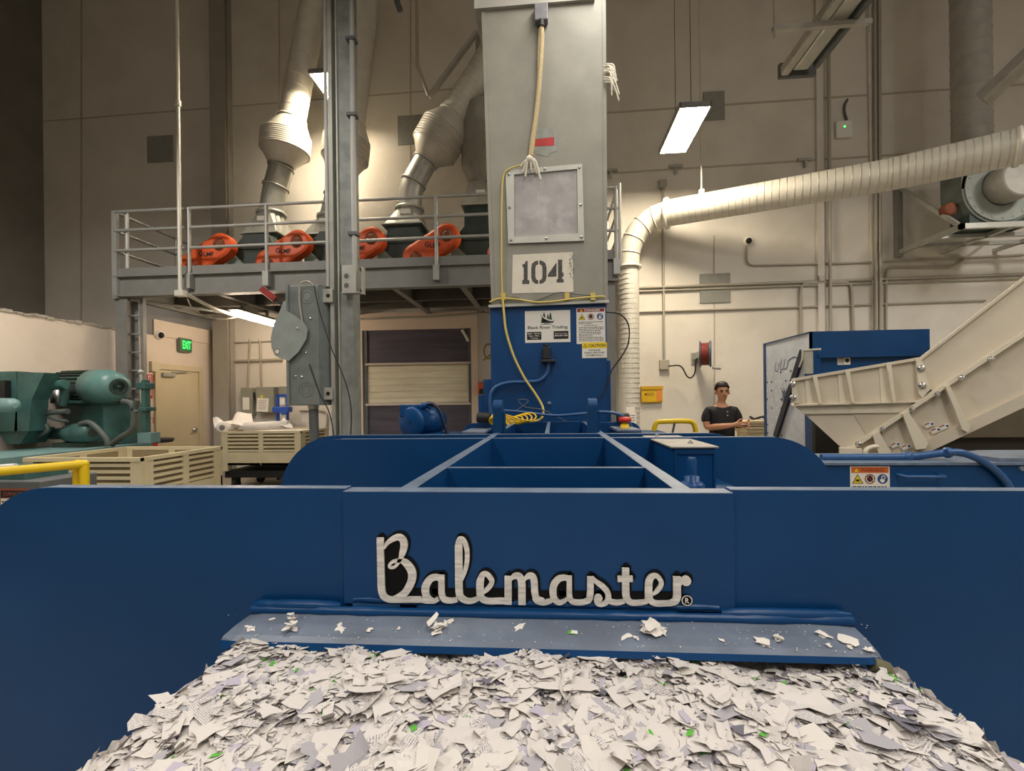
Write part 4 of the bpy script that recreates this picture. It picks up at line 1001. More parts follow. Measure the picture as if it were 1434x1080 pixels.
# ------------------------------------------------------------------ lamps
def highbay(label, A, Bq, C, D, LM=None):
    """corner points near-left, near-right, far-left, far-right at one height"""
    z = A.z; x0 = (A.x+C.x)/2; x1 = (Bq.x+D.x)/2; y0 = (A.y+Bq.y)/2; y1 = (C.y+D.y)/2
    t = thing('high_bay_lamp', label, 'lamp', ((x0+x1)/2, (y0+y1)/2, z), 'bright ceiling lamps over the hall')
    m = MB(); m.box(x0+.01, x1-.01, y0+.01, y1-.01, z, z+.006); m.build('lamp_diffuser', LM or LAMP, t)
    m = MB(); m.box(x0-.01, x0+.012, y0-.01, y1+.01, z-.003, z+.07); m.box(x1-.012, x1+.01, y0-.01, y1+.01, z-.003, z+.07); m.box(x0, x1, y0-.01, y0+.012, z-.003, z+.07); m.box(x0, x1, y1-.012, y1+.01, z-.003, z+.07); m.box(x0, x1, y0, y1, z+.01, z+.07); m.build('lamp_housing', STEELG, t)
    for y in (y0+.2, y1-.2): m = MB(); m.tube([((x0+x1)/2, y, z+.07), ((x0+x1)/2, y, ZC)], .006, 6); m.build('hanger_wire', STEELD, t)
ZL = 5.5
highbay('bright rectangular lamp hanging over the right side of the hall', PZ(950, 150, ZL), PZ(986, 150, ZL), PZ(926, 214, ZL), PZ(968, 214, ZL))
highbay('bright lamp half hidden behind the tall grey post', PZ(434, 102, 7.0), PZ(474, 101, 7.0), PZ(461, 144, 7.0), PZ(494, 144, 7.0), LAMPS)
t = thing('tube_lamp', 'glowing tube lamp fixed under the platform', 'lamp', PY(352, 447, 7.9))
p, q = PY(327, 438, 7.35), PY(384, 456, 8.5); q.z = p.z; q.x = p.x
m = MB(); m.tube([p, q], .055, 12); m.build('lamp_tube', LAMPU, t)
m = MB(); m.box(p.x-.09, p.x+.09, p.y-.02, q.y+.02, p.z+.045, p.z+.09); m.box(p.x-.02, p.x+.02, p.y+.2, p.y+.24, p.z+.09, zt-.05); m.box(p.x-.02, p.x+.02, q.y-.24, q.y-.2, p.z+.09, zt-.05); m.build('lamp_housing', STEELG, t)
# unlit strip light and trapeze, top right
t = thing('unlit_strip_light', 'unlit double strip light hanging from a trapeze in the upper right', 'lamp', PY(1150, 50, 6.2))
zc = PY(1107, 112, 7.2).z
f0, f1 = PZ(1092, 108, zc), PZ(1134, 106, zc); xw = f1.x-f0.x
yn = 4.2
for k, (xo, ww, dz) in enumerate(((0, .12, .0), (xw*.34, .22, .03), (xw*.92, .08, -.01))):
    m = MB(); m.bbox(f0.x+xo, f0.x+xo+ww, yn, f0.y-.06*k, zc+dz, zc+dz+.15, b=.03); m.build('light_channel', [GALVD, GALV, STEELD][k], t)
tz = zc-.03; yt = PZ(1150, 36, zc-.03).y
m = MB(); xa, xb = PY(1082, 37, yt).x, PY(1220, 32, yt).x; zz = PY(1150, 35, yt).z
m.bar((xa, yt, zc-.03), (xb, yt, zc-.03), .06, .06); m.build('trapeze_bar', GALVD, t)
m = MB(); m.bbox(f0.x-.01, f0.x+xw+.08, f0.y-.02, f0.y+.05, zc-.01, zc+.2, b=.01); m.build('end_cap', STEELD, t)
for x in (xa+.02, xb-.02): m = MB(); m.tube([(x, yt, zc-.15), (x, yt, ZC-.01)], .012, 6); m.build('trapeze_rod', GALVD, t)

# ------------------------------------------------------------------ big pale pipe crossing the right wall
BP = thing('suction_pipe', 'large pale spiral pipe rising from the floor and bending across the right wall', 'duct', PY(880, 600, 8.75))
Pv = [PY(882, 720, 8.72), PY(881, 600, 8.72), PY(880, 375, 8.72)]; Pv[0] = Vector((Pv[1].x, Pv[1].y, .0)); rv = .19
m = MB(); m.tube([Pv[0], Pv[1], Pv[2]], rv, 28)
m.build('riser_pipe', GALVW, BP)
m = MB(); 
for k in range(34):
    z = Pv[2].z-.09*k-.06; flange(m, (Pv[1].x+(Pv[2].x-Pv[1].x)*.5, Pv[2].y, z), (0, 0, 1), rv-.004, .008, .008)
m.build('seam_rings', GALV, BP)
el = cat([PY(880, 375, 8.72), PY(882, 350, 8.70), PY(893, 325, 8.66), PY(912, 308, 8.6), PY(938, 298, 8.45)], 5)
m = MB(); m.tube(el, [rv+(.03*k/len(el)) for k in range(len(el))], 28)
for k in (4, 8, 12, 16): flange(m, el[k], el[k+1]-el[k-1], rv+(.03*k/len(el))-.004, .02, .014)
flange(m, el[0], (0, 0, 1), rv, .04, .045); m.build('elbow_pipe', GALVW, BP)
e0, e1, e2 = PY(934, 299, 8.45), PY(1240, 246, 7.1), PY(1424, 206, 6.35)
m = MB(); m.tube([e0, e1, e2], [.225, .222, .222], 28); flange(m, e0, e1-e0, .22, .05, .05); flange(m, e2, e2-e1, .222, .05, .02)
m.build('cross_pipe', GALVW, BP)
m = MB()
for k in range(1, 46): 
    c = e0.lerp(e1, k/30) if k <= 30 else e1.lerp(e2, (k-30)/16); flange(m, c, (e1-e0) if k <= 30 else e2-e1, .219, .008, .007)
m.build('seam_rings', GALV, BP)
m = MB(); m.tube(cat([e2, e2+(e2-e1).normalized()*.25, e2+Vector((.5, -.25, .02)), e2+Vector((.9, -.3, -.2))], 6), .22, 28); m.build('end_elbow', GALVW, BP)
pk = e0.lerp(e1, .19); m = MB(); m.tube([pk+Vector((0, 0, .2)), (pk.x, pk.y, ZC)], .014, 8); m.lathe([(0, .05), (.1, .05)], pk+Vector((0, 0, .2)), (0, 0, 1), 10); m.build('hanger_rod', GALVW, BP)

# ------------------------------------------------------------------ blower on its wall bracket
zp = PY(1266, 358, YW).z
P1 = PZ(1346, 320, zp); yN = P1.y; xN = P1.x; xR = xN+2.2
BR = thing('blower_bracket', 'grey steel wall bracket holding the blower in the upper right', 'bracket', (xN, YW-.05, zp))
m = MB(); m.box(xN, xR, yN, yN+.06, zp, zp+.08); m.build('front_rail', GALV, BR)
m = MB(); m.box(xN, xN+.06, yN, YW, zp-.0, zp+.08); m.build('side_rail', GALV, BR)
for k in range(2):
    m = MB(); y = yN+.45+k*.42; m.box(xN+.06, xR, y, y+.07, zp, zp+.06); m.build('cross_rail', GALV, BR)
for k in range(2):
    m = MB(); x = xN+.75+k*.9; m.box(x, x+.07, yN+.06, YW, zp, zp+.06); m.build('long_rail', GALV, BR)
zw = PY(1266, 262, YW-.05).z
m = MB(); m.box(xN-.03, xN+.07, YW-.1, YW, zp-.04, zw+.06); m.build('wall_plate', STEELG, BR)
m = MB(); m.bar((xN+.03, YW-.06, zw), (xN+.03, yN+.1, zp+.1), .05, .06); m.build('diagonal_brace', GALV, BR)
BW = thing('blower', 'dusty green centrifugal blower on the upper right wall bracket', 'blower', (xN+.9, 8.1, zp+.08))
c = PY(1402, 262, 7.9); rV = .58
GRD = mat('dusty_green_grey', '#5d655f', .6, var=.2, vs=5, dirt='#8d8d84', dirt_amt=.4, ds=4)
m = MB(); m.lathe([(0, .1), (0, rV), (.4, rV), (.4, .1)], c+Vector((0, 0, 0)), (0, 1, 0), 40, smooth=False); m.box(c.x-rV, c.x-rV+.32, c.y, c.y+.4, c.z, c.z+.75); m.build('volute', GRD, BW)
m = MB(); m.box(c.x-.45, c.x+.45, c.y+.02, c.y+.38, zp+.08, c.z-.4); m.build('pedestal', GREEND, BW)
m = MB(); m.lathe([(-.02, .3), (-.02, rV*.93), (0, rV*.93)], c, (0, 1, 0), 40, smooth=False, cap=False); 
for k in range(20): a = k*math.pi/10; m.lathe([(-.03, .014), (-.02, .014)], c+Vector((math.cos(a)*rV*.85, 0, math.sin(a)*rV*.85)), (0, 1, 0), 6)
m.build('inlet_plate', mat('pale_grey_green', '#8f958d', .6, var=.1, vs=6), BW)
m = MB(); m.lathe([(-.35, .26), (-.33, .29), (0, .29), (.0, .1)], c, (0, 1, 0), 32); m.build('inlet_spigot', GALVD, BW)
m = MB(); g0 = PY(1332, 292, 8.0); m.lathe([(0, .06), (0, .10), (.12, .10), (.12, .06)], g0, (0, 1, 0), 20); m.build('belt_guard', ORANGED, BW)
dv = thing('vertical_duct', 'dull grey vertical duct rising from the blower to the ceiling', 'duct', PY(1362, 190, 8.2))
m = MB(); pa, pb = PY(1361, 200, 8.1), PY(1359, -20, 8.1); pb = Vector((pa.x, pa.y, ZC)); pa.z = c.z+.76
m.tube([pa, pb], .25, 28); m.build('duct_pipe', GALVD, dv)
m = MB(); spiral(m, pa, pb, .25, 22, 0, .008); m.build('seam_rings', GALVD, dv)
m = MB(); m.bar(PY(1376, 140, 7.0), PY(1450, 70, 6.6), .3, .12); m.bar(PY(1450, 70, 6.6), PY(1500, 60, 6.4), .3, .12); m.build('diagonal_duct', GALVD, label='dark flat duct slanting out of the upper right corner', cat='duct')
# ------------------------------------------------------------------ tall post with its electrical gear
YP = 4.5
xa, xb = PY(463, 300, YP).x, PY(493, 300, YP).x
PST = thing('steel_post', 'tall weathered grey steel post standing behind the baler, carrying conduits', 'post', ((xa+xb)/2, YP, 0))
POSTM = mat('weathered_post', '#8b8f8c', .5, metal=.25, var=.2, vs=7, dirt='#5d605c', dirt_amt=.6, ds=5)
w_ = xb-xa
m = MB(); m.box(xa+w_*.42, xb, YP, YP+.17, 0, ZC); m.build('post_tube', POSTM, PST)
m = MB(); m.box(xa, xa+w_*.18, YP-.03, YP+.10, 0, ZC); m.box(xa+w_*.18, xa+w_*.42, YP+.06, YP+.10, 0, ZC); m.box(xa+w_*.36, xa+w_*.42, YP-.03, YP+.06, 0, ZC); m.build('strut_channel', GALV, PST)
m = MB(); m.box(xa-.08, xb+.08, YP-.08, YP+.25, 0, .02); m.build('base_plate', STEELD, PST)
for u, r in ((457.5, .018), (495, .026)):
    zb_ = PY(480, 412 if u > 470 else 402, YP).z
    x = PY(u, 200, YP-.02).x; m = MB(); m.tube([(x, YP-.03, zb_), (x, YP-.03, ZC)], r, 10); m.build('conduit', RAILM, PST)
for v in (165, 60, 330):
    z = PY(480, v, YP).z; m = MB(); m.box(xb-.02, xb+.075, YP-.065, YP+.02, z-.015, z+.015); m.build('conduit_clamp', STEELD, PST)
# small junction box on the post
x0, x1, z0, z1 = rectY(480, 372, 505, 410, YP-.1)
JB = thing('junction_box', 'open galvanised junction box on the front of the tall post', 'electrical box', ((x0+x1)/2, YP, z0))
x0, x1, z0, z1 = rectY(477, 371, 498, 409, YP-.12)
m = MB(); m.box(x0, x1, YP-.115, YP-.105, z0, z1); m.box(x0, x0+.008, YP-.115, YP-.03, z0, z1); m.box(x0, x1+.04, YP-.115, YP-.03, z0-.008, z0); m.box(x1+.034, x1+.04, YP-.06, YP+.02, z0, z1); m.build('box_shell', GALV, JB)
m = MB()
for zz in (.25, .6): m.lathe([(0, .025), (.003, .022)], ((x0+x1)/2-.02, YP-.116, z0+(z1-z0)*zz), (0, -1, 0), 16)
m.build('knockouts', STEELD, JB)
# disconnect switch
YD = 4.38
x0, x1, z0, z1 = rectY(403, 399, 447, 568, YD)
DS = thing('disconnect_switch', 'large grey electrical disconnect switch with a curved lever cover, strapped to the tall post', 'switch', ((x0+x1)/2, YD, z0))
SWM = mat('switch_grey', '#737a77', .45, var=.12, vs=8, dirt='#5a5f5c', dirt_amt=.5, ds=7)
m = MB(); m.bbox(x0, x1, YD, YD+.26, z0, z1, b=.012); m.box(x0-.0, x0+.025, YD-.03, YD+.02, z0, z1); m.build('switch_body', SWM, DS)
m = MB(); m.prism([(x1-.004, YD, z0), (x1+.07, YD+.16, z0), (x1+.07, YD+.26, z0), (x1-.004, YD+.26, z0)], (0, 0, z1-z0)); m.build('side_gutter', SWM, DS)
df = Fr((0, YD, 0), (1, 0, 0), (0, 0, 1))
pg = [(400, 443), (393, 450), (386, 468), (383, 485), (385, 496), (391, 503), (399, 506), (406, 505), (428, 482), (434, 467), (432, 458), (418, 446), (407, 437), (404, 420), (399, 421)]
m = MB(); df.poly(m, [px2(df, u, v, YD) for u, v in [(404, 422), (405, 437), (416, 443), (428, 452), (434, 462), (432, 476), (421, 494), (408, 506), (398, 503), (389, 499), (384, 488), (383, 474), (387, 455), (394, 441), (400, 424)]], .045, 0, t=.012); m.build('lever_cover', mat('cover_grey', '#8a918e', .45, var=.1, vs=9), DS)
m = MB(); a, b = px2(df, 392, 493, YD); df.ring(m, a, b, .022, .03, .0455, 0); df.disc(m, a, b, .022, .046, 1, 14); m.build('cover_hole', [STEELD, WALLP], DS)
for u, v in ((420, 461), (435, 446), (428, 494), (414, 527), (423, 528)):
    p = PY(u, v, YD); m = MB(); m.lathe([(0, .014), (.008, .012), (.012, .0)], (p.x, YD-(.046 if u == 420 else 0), p.z), (0, -1, 0), 10); m.build('screw', CHROME, DS)
m = MB()
for u, v in ((430, 415), (429, 546)):
    a, b = px2(df, u, v, YD)
    for r in (.045, .075): df.ring(m, a, b, r-.004, r, .002, 0)
m.build('knockouts', STEELD, DS)
m = MB(); p, q = PY(400, 430, YD+.02), PY(366, 405, YD-.06); m.bar(p, p.lerp(q, .5), .04, .03); hl = m.build('lever_handle', BLACK, DS)
m = MB(); m.bar(p.lerp(q, .42), q, .085, .06); m.build('handle_grip', mat('red_black_grip', '#8f1d18', .45, var=.5, vs=14), hl)
for v0, v1 in ((405, 424), (543, 560)):
    xx0, xx1, zz0, zz1 = rectY(446, v0, 466, v1, YD+.06); m = MB(); m.bbox(xx0, xx1, YD+.05, YD+.13, zz0, zz1, b=.006); m.lathe([(0, .02), (.002, .02)], ((xx0+xx1)/2+.03, YD+.049, (zz0+zz1)/2), (0, -1, 0), 14, 1); m.build('mounting_bracket', [GALV, BLACK], DS)
pc = PY(439, 568, YD+.1); m = MB(); m.lathe([(0, .05), (.05, .05), (.055, .04), (.09, .04)], (pc.x, YD+.1, pc.z+.02), (0, 0, -1), 14); m.build('conduit_hub', GALV, DS)
m = MB(); m.tube(cat([(pc.x, YD+.1, pc.z), (pc.x+.005, YD+.1, 1.2), (pc.x+.04, YD+.1, .6), (pc.x+.05, YD+.12, .01)]), .045, 12); m.build('flexible_conduit', STEELD, DS)
m = MB(); m.tube(cat(ppx([(440, 400), (446, 430), (455, 460), (465, 490), (478, 520), (488, 550), (492, 580), (491, 615)], YD-.05)), .006, 6); m.tube(cat(ppx([(433, 510), (440, 530), (448, 552), (460, 575), (466, 600), (468, 620)], YD-.03)), .006, 6); m.build('hanging_wires', BLACK, label='thin black wires trailing down the front of the disconnect switch', cat='wire')
m = MB(); m.tube(cat(ppx([(438, 398), (430, 394), (421, 397), (419, 410), (420, 430), (424, 455)], YD-.04)), .007, 6); m.build('loop_wire', CONDUIT, label='pale wire looped over the top of the disconnect switch', cat='wire')

# drop pipe running from the ceiling to the platform edge
m = MB(); yq = 6.56; xq = PY(251, 300, yq).x; m.tube([(xq, yq, ZC), (xq, yq, PY(251, 408, yq).z)], .028, 10)
zz = PY(251, 145, yq).z; m.tube([(xq, yq, zz-.04), (xq, yq, zz+.04)], .045, 10); zz = PY(251, 410, yq).z; m.bbox(xq-.06, xq+.08, yq-.05, yq+.05, zz-.06, zz+.03, b=.01)
m.tube(cat([(xq+.05, yq, zz), PY(300, 432, 7.1), PY(330, 442, 7.6)]), .03, 8)
m.build('drop_conduit', GALVW, label='pale conduit pipe dropping from the ceiling in front of the platform railing', cat='conduit')
m = MB(); m.tube(cat(ppx([(262, 418), (268, 430), (280, 440), (310, 447), (340, 443)], 7.5)), .012, 8); m.build('cable_sag', GALVW, label='cable sagging under the left end of the platform', cat='cable')

# ------------------------------------------------------------------ items on the partition and lower back wall
EX = thing('exit_sign', 'glowing green EXIT sign above the beige door', 'sign', PX(255, 490, XP))
pe = PX(249, 475, XP); y0, y1 = PX(247, 484, XP).y, PX(263, 484, XP).y; ze0, ze1 = PX(255, 493, XP).z, PX(255, 474, XP).z
m = MB(); m.bbox(XP+.001, XP+.09, y0, y1, ze0, ze1, b=.01); m.build('sign_case', mat('sign_case_grey', '#77806f', .5), EX)
EF = Fr((XP+.091, (y0+y1)/2, (ze0+ze1)/2), (0, 1, 0), (0, 0, 1))
hw, hh = (y1-y0)/2-.02, (ze1-ze0)/2-.02
m = MB(); EF.rect(m, -hw, -hh, hw, hh, .001, 0); m.build('sign_face', mat('exit_face', '#14371c', .4, emit='#0f6a2c', es=.35), EX)
m = MB(); EF.text(m, 'EXIT', -hw*.86, -hh*.72, hw*1.72, hh*1.44, .004, 0, .03); m.build('sign_lettering', mat('exit_green', '#56ff80', .4, emit='#3cff6a', es=.8), EX)
def dome(name, label, c, n, r=.085):
    t = thing(name, label, 'camera', c)
    n = Vector(n); m = MB(); m.lathe([(.001, r), (.03, r), (.045, r*.85), (.06, r*.72)], c, n, 20); m.build('camera_base', WHITE, t)
    m = MB(); m.lathe([(.055, r*.68), (.08, r*.6), (.1, r*.38), (.108, 0.0)], c, n, 18, cap=False); m.build('camera_dome', mat('smoked_dome', '#17171a', .12), t); return t
dome('dome_camera', 'white dome security camera left of the green EXIT sign', PX(221, 469, XP), (1, 0, -.15))
cp_ = dome('dome_camera', 'white dome security camera below the pale crossing pipe', PY(1047, 338, YW), (0, -1, -.15))
def plate_x(name, label, cat_, u0, v0, u1, v1, M_, t=.02, kids=None):
    ya_, yb_ = PX(u0, v0, XP).y, PX(u1, v0, XP).y; zt_, zb2 = PX(u0, v0, XP).z, PX(u0, v1, XP).z
    m = MB(); m.bbox(XP+.001, XP+t, ya_, yb_, zb2, zt_, b=.004); return m.build(name, M_, label=label, cat=cat_), Fr((XP+t, ya_, zb2), (0, 1, 0), (0, 0, 1)), yb_-ya_, zt_-zb2
plate_x('thermostat', 'pale wall control box above the red arrow sign', 'control', 209, 506, 219, 520, mat('aged_plastic', '#cfc4a8', .6), .05)
def redsign(label, u0, v0, u1, v1, kind):
    o, F, w, h = plate_x('fire_sign', label, 'sign', u0, v0, u1, v1, [mat('fire_red', '#b9392f', .55)], .006)
    m = MB()
    if kind == 'arrow':
        F.rect(m, w*.25, h*.25, w*.75, h*.95, .001, 0); F.poly(m, [(w*.15, h*.22), (w*.85, h*.22), (w*.5, h*.04)], .001, 0); F.rect(m, w*.38, h*.3, w*.62, h*.9, .002, 1)
    else:
        F.rect(m, w*.2, h*.55, w*.8, h*.85, .001, 0); F.disc(m, w*.5, h*.28, w*.28, .001, 0, 12)
    m.build('sign_symbols', [SIGNW, mat('fire_red', '#b9392f')], o)
redsign('tall red fire extinguisher arrow sign left of the beige door', 205, 524, 213, 558, 'arrow'); redsign('small square red fire sign beside the beige door frame', 214, 525, 220, 535, 'sq')
redsign('small dark red tag low on the partition left of the beige door', 209, 585, 215, 593, 'sq')
pf = PX(213, 612, XP+.12)
t = thing('fire_extinguisher', 'red fire extinguisher hanging low beside the beige door', 'fire extinguisher', (XP+.12, pf.y, pf.z-.4))
m = MB(); m.lathe([(0, .06), (.02, .08), (.36, .08), (.42, .03)], (XP+.12, pf.y, pf.z-.4), (0, 0, 1), 16); m.build('cylinder', RED, t)
m = MB(); m.box(XP+.09, XP+.15, pf.y-.02, pf.y+.1, pf.z+.01, pf.z+.05); m.build('handle', BLACK, t)
m = MB(); m.box(XP+.0, XP+.06, pf.y-.02, pf.y+.02, pf.z-.2, pf.z-.15); m.build('bracket', STEELD, t)
# electrical boxes and conduits on the back wall under the platform
def wallbox(name, label, cat_, u0, v0, u1, v1, M_, dep=.15, Y=YW):
    x0, x1, z0, z1 = rectY(u0, v0, u1, v1, Y-dep); t = thing(name, label, cat_, ((x0+x1)/2, Y, z0)); m = MB(); m.bbox(x0, x1, Y-dep, Y-.001, z0, z1, b=.01); m.build('box_body', M_, t); return t, x0, x1, z0, z1, Y-dep
BOXM = mat('electrical_box_grey', '#8f8f83', .5, var=.08, vs=6)
t, x0, x1, z0, z1, yf = wallbox('safety_switch', 'small grey safety switch with a side lever on the back wall', 'switch', 337, 543, 353, 581, BOXM)
m = MB(); m.box(x0+.05, x1-.06, yf-.01, yf, z0+.1, z1-.2); m.build('name_plate', WHITE, t); m = MB(); m.bar((x1, yf+.06, z1-.1), (x1+.06, yf+.02, z1-.25), .04, .03); m.build('lever', BLACK, t)
t, x0, x1, z0, z1, yf = wallbox('electrical_cabinet', 'wider grey electrical cabinet with a paper notice on the back wall', 'electrical box', 358, 542, 383, 578, BOXM, .2)
nf = Fr((x0, yf, z0), (1, 0, 0), (0, 0, 1)); W_, H_ = x1-x0, z1-z0
m = MB(); nf.poly(m, [(W_*.04, H_*.05), (W_*.68, H_*.02), (W_*.74, H_*.55), (W_*.1, H_*.58)], .004, 0, t=.003); nf.rect(m, W_*.3, H_*.56, W_*.42, H_*.68, .005, 1)
for k in range(6): nf.rect(m, W_*.15, H_*(.14+.065*k), W_*(.55+.04*(k % 3)), H_*(.155+.065*k), .005, 2)
m.build('taped_notice', [PAPERM, SIGNY, STEELD], t, label='white paper notice')
t, x0, x1, z0, z1, yf = wallbox('small_box', 'small grey box partly behind the disconnect switch on the back wall', 'electrical box', 390, 541, 404, 556, BOXM, .12)
def conduit(label, pts, r=.022, Y=YW-.03, M_=CONDUIT, boxes=()):
    m = MB(); P = []
    for i, p in enumerate(pts): P.append(PY(p[0], p[1], p[2] if len(p) > 2 else Y))
    Q = [P[0]]
    for i in range(1, len(P)-1):
        a, b, c = P[i-1], P[i], P[i+1]; l = min((b-a).length, (c-b).length)*.45; l = min(l, .14)
        s, e = b+(a-b).normalized()*l, b+(c-b).normalized()*l
        Q += [s.lerp(b, k/4).lerp(b.lerp(e, k/4), k/4) for k in range(5)]
    Q.append(P[-1]); m.tube(Q, r, 8)
    for u, v, s in boxes:
        c = PY(u, v, Y); m.bbox(c.x-s, c.x+s, YW-.08, YW-.001, c.z-s, c.z+s, b=.006)
    return m.build('wall_conduit', M_, label=label, cat='conduit', group='conduits on the back wall')
conduit('vertical conduit into the small safety switch, left of its twin', [(350, 475), (347, 543)]); conduit('vertical conduit into the cabinet with the notice', [(364, 475), (366, 541)])
conduit('upper horizontal conduit crossing the two verticals under the platform', [(322, 480), (340, 480), (397, 477)], .016); conduit('lower horizontal conduit pair crossing the two verticals under the platform', [(328, 506), (395, 504)], .03)
conduit('conduit bending to the floor right of the disconnect switch', [(420, 575), (458, 575), (458, 602), (430, 602)], .02)
# blue pallet jack / rack behind crate
t = thing('blue_rack', 'bright blue metal frame standing on the far side of the rear tan bin', 'rack', PY(397, 590, 8.7))
m = MB(); xx0, xx1, _, zz1 = rectY(389, 554, 412, 600, 8.7); m.bar((xx0, 8.7, 0), (xx0, 8.7, zz1), .05); m.bar((xx0, 8.7, zz1), (xx0+.22, 8.7, zz1), .05); m.bar((xx0+.2, 8.7, 0), (xx0+.2, 8.7, zz1), .04); m.build('upright', mat('bright_blue_paint', '#2b4fa3', .4), t)
z_ = PY(397, 574, 8.6).z; m = MB(); m.bbox(xx0, xx0+.32, 8.5, 8.68, z_-.05, z_+.06, b=.02); m.lathe([(0, .05), (.04, .05)], (xx0+.25, 8.5, z_-.05), (0, -1, 0), 14); m.build('clamp_head', mat('bright_blue_paint', '#2b4fa3', .4), t)
m = MB(); m.box(xx0+.05, xx0+.15, 8.69, 8.7, z_+.1, z_+.24); m.build('rack_label', WHITE, t)
# wall sign right of the roll-up door
t = thing('wall_notice', 'white notice with black lettering on the wall just right of the roll-up door', 'sign', PY(672, 580, YW))
x0, x1, z0, z1 = rectY(663, 557, 690, 591, YW-.01); m = MB(); m.box(x0, x1, YW-.01, YW-.001, z0, z1); m.build('notice_board', SIGNW, t)
nf = Fr((x0, YW-.01, z0), (1, 0, 0), (0, 0, 1)); W_, H_ = x1-x0, z1-z0
m = MB()
for i, tx in enumerate(('ONE WAY', 'DO NOT', 'BLOCK')): nf.text(m, tx, W_*.08, H_*(.7-.28*i), W_*.8, H_*.17, .001, 0, .015)
for a_ in ((0, 0, 1, .02), (0, .98, 1, 1), (0, 0, .02, 1), (.98, 0, 1, 1)): nf.rect(m, W_*a_[0], H_*a_[1], W_*a_[2], H_*a_[3], .001, 0)
m.build('notice_lettering', INK, t)
t = thing('orange_handset', 'small orange pendant box on the wall right of the roll-up door', 'control', PY(674, 550, 8.9))
x0, x1, z0, z1 = rectY(669, 536, 679, 552, 8.9); m = MB(); m.bbox(x0, x1, 8.9, YW-.002, z0, z1, b=.02); m.build('handset', mat('handset_orange', '#c9562a', .5), t); m = MB(); m.box(x0+.03, x1-.03, 8.885, 8.9, z0, z0+.1); m.build('handset_button', BLACK, t)
m = MB(); c = PY(684, 492, 8.95); m.tube(cat([c+Vector((math.cos(a)*.09, 0, math.sin(a)*.14)) for a in [k*.5 for k in range(13)]]+[c+Vector((-.1, 0, -.17))]), .016, 8); m.build('hanging_rope', mat('olive_rope', '#8b7b3a', .8), label='coil of olive rope hanging on the wall left of the blue hopper', cat='rope')
m = MB(); m.tube(cat(ppx([(647, 462), (652, 470), (656, 478)], YW-.06)), .03, 8); m.build('door_strap', WHITE, label='short pale strap hanging at the top right corner of the roll-up door', cat='strap')
conduit('conduit running above the roll-up door', [(497, 447), (600, 444), (690, 438)], .022, YW-.12); 

# ------------------------------------------------------------------ tan plastic bins
def bin_box(name, label, x0, x1, y0, y1, z0, z1, group='tan slatted plastic bins'):
    t = thing(name, label, 'bin', ((x0+x1)/2, (y0+y1)/2, z0), group)
    th = .035; h = z1-z0
    m = MB(); m.box(x0, x1, y0, y1, z0+.1, z0+.14); m.build('bin_floor', BIN, t)
    def wall(ax, c, s, a0, a1, cols):
        """wall with slots; c plane coordinate, s inward sign"""
        m = MB()
        def bx(p0, p1, q0, q1, d0, d1):
            if ax == 'y': m.box(p0, p1, c+s*d0, c+s*d1, q0, q1)
            else: m.box(c+s*d0, c+s*d1, p0, p1, q0, q1)
        bx(a0, a1, z1-.04, z1, -.01, th); bx(a0, a1, z0+.1, z1-.36*min(1, h/.6), 0, th)
        zs0, zs1 = z1-.36*min(1, h/.6), z1-.04
        W = (a1-a0); pw = .11
        edges = [a0, a0+pw]; 
        for k in range(cols):
            sA = a0+pw+(W-2*pw)*k/cols; sB = a0+pw+(W-2*pw)*(k+1)/cols
            if k: bx(sA-.04, sA+.04, zs0, zs1, -.004, th)
        bx(a0, a0+pw, z0, z1-.003, -.004, th-.001); bx(a1-pw, a1, z0, z1-.003, -.004, th-.001)
        n = 5
        for k in range(n): z = zs0+(zs1-zs0)*(k+.15)/n; bx(a0+pw, a1-pw, z, z+(zs1-zs0)/n*.5, .0, .012)
        for k in (1,): bx((a0+a1)/2-.006, (a0+a1)/2+.006, z0+.1, zs0, -.008, 0)
        n0 = len(m.f); bx(a0+pw*.5, a1-pw*.5, zs0-.005, zs1-.002, .028, th-.003)  # panel behind the slats, coloured as the shade in the slots
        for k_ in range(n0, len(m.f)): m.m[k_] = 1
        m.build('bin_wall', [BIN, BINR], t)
    wall('y', y0, 1, x0, x1, 2); wall('y', y1, -1, x0, x1, 2); wall('x', x0, 1, y0+th, y1-th, 2); wall('x', x1, -1, y0+th, y1-th, 2)
    return t
c1 = PY(197, 641, 4.3); zt1 = c1.z
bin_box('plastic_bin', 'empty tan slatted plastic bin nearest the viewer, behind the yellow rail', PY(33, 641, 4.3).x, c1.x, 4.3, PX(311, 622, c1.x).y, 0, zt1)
m_ = PY(310, 606, 7.55); x1b = PY(421, 601, 7.55).x; z1b = PY(360, 604, 7.55).z; z0b = PY(360, 660, 7.55).z
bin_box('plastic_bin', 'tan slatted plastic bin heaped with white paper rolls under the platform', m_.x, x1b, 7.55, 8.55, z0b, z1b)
t = thing('bin_dolly', 'dark steel dolly under the paper filled tan bin', 'dolly', ((m_.x+x1b)/2, 8.05, 0))
m = MB(); m.box(m_.x+.02, x1b-.02, 7.6, 8.5, z0b-.12, z0b-.002); m.build('dolly_deck', BLACK, t)
for x in (m_.x+.15, x1b-.15):
    for y in (7.7, 8.4): m = MB(); m.box(x-.05, x+.05, y-.05, y+.05, .06, z0b-.12); m.lathe([(-.03, .09), (.03, .09)], (x, y, .09), (1, 0, 0), 14); m.build('wheel', BLACK, t)
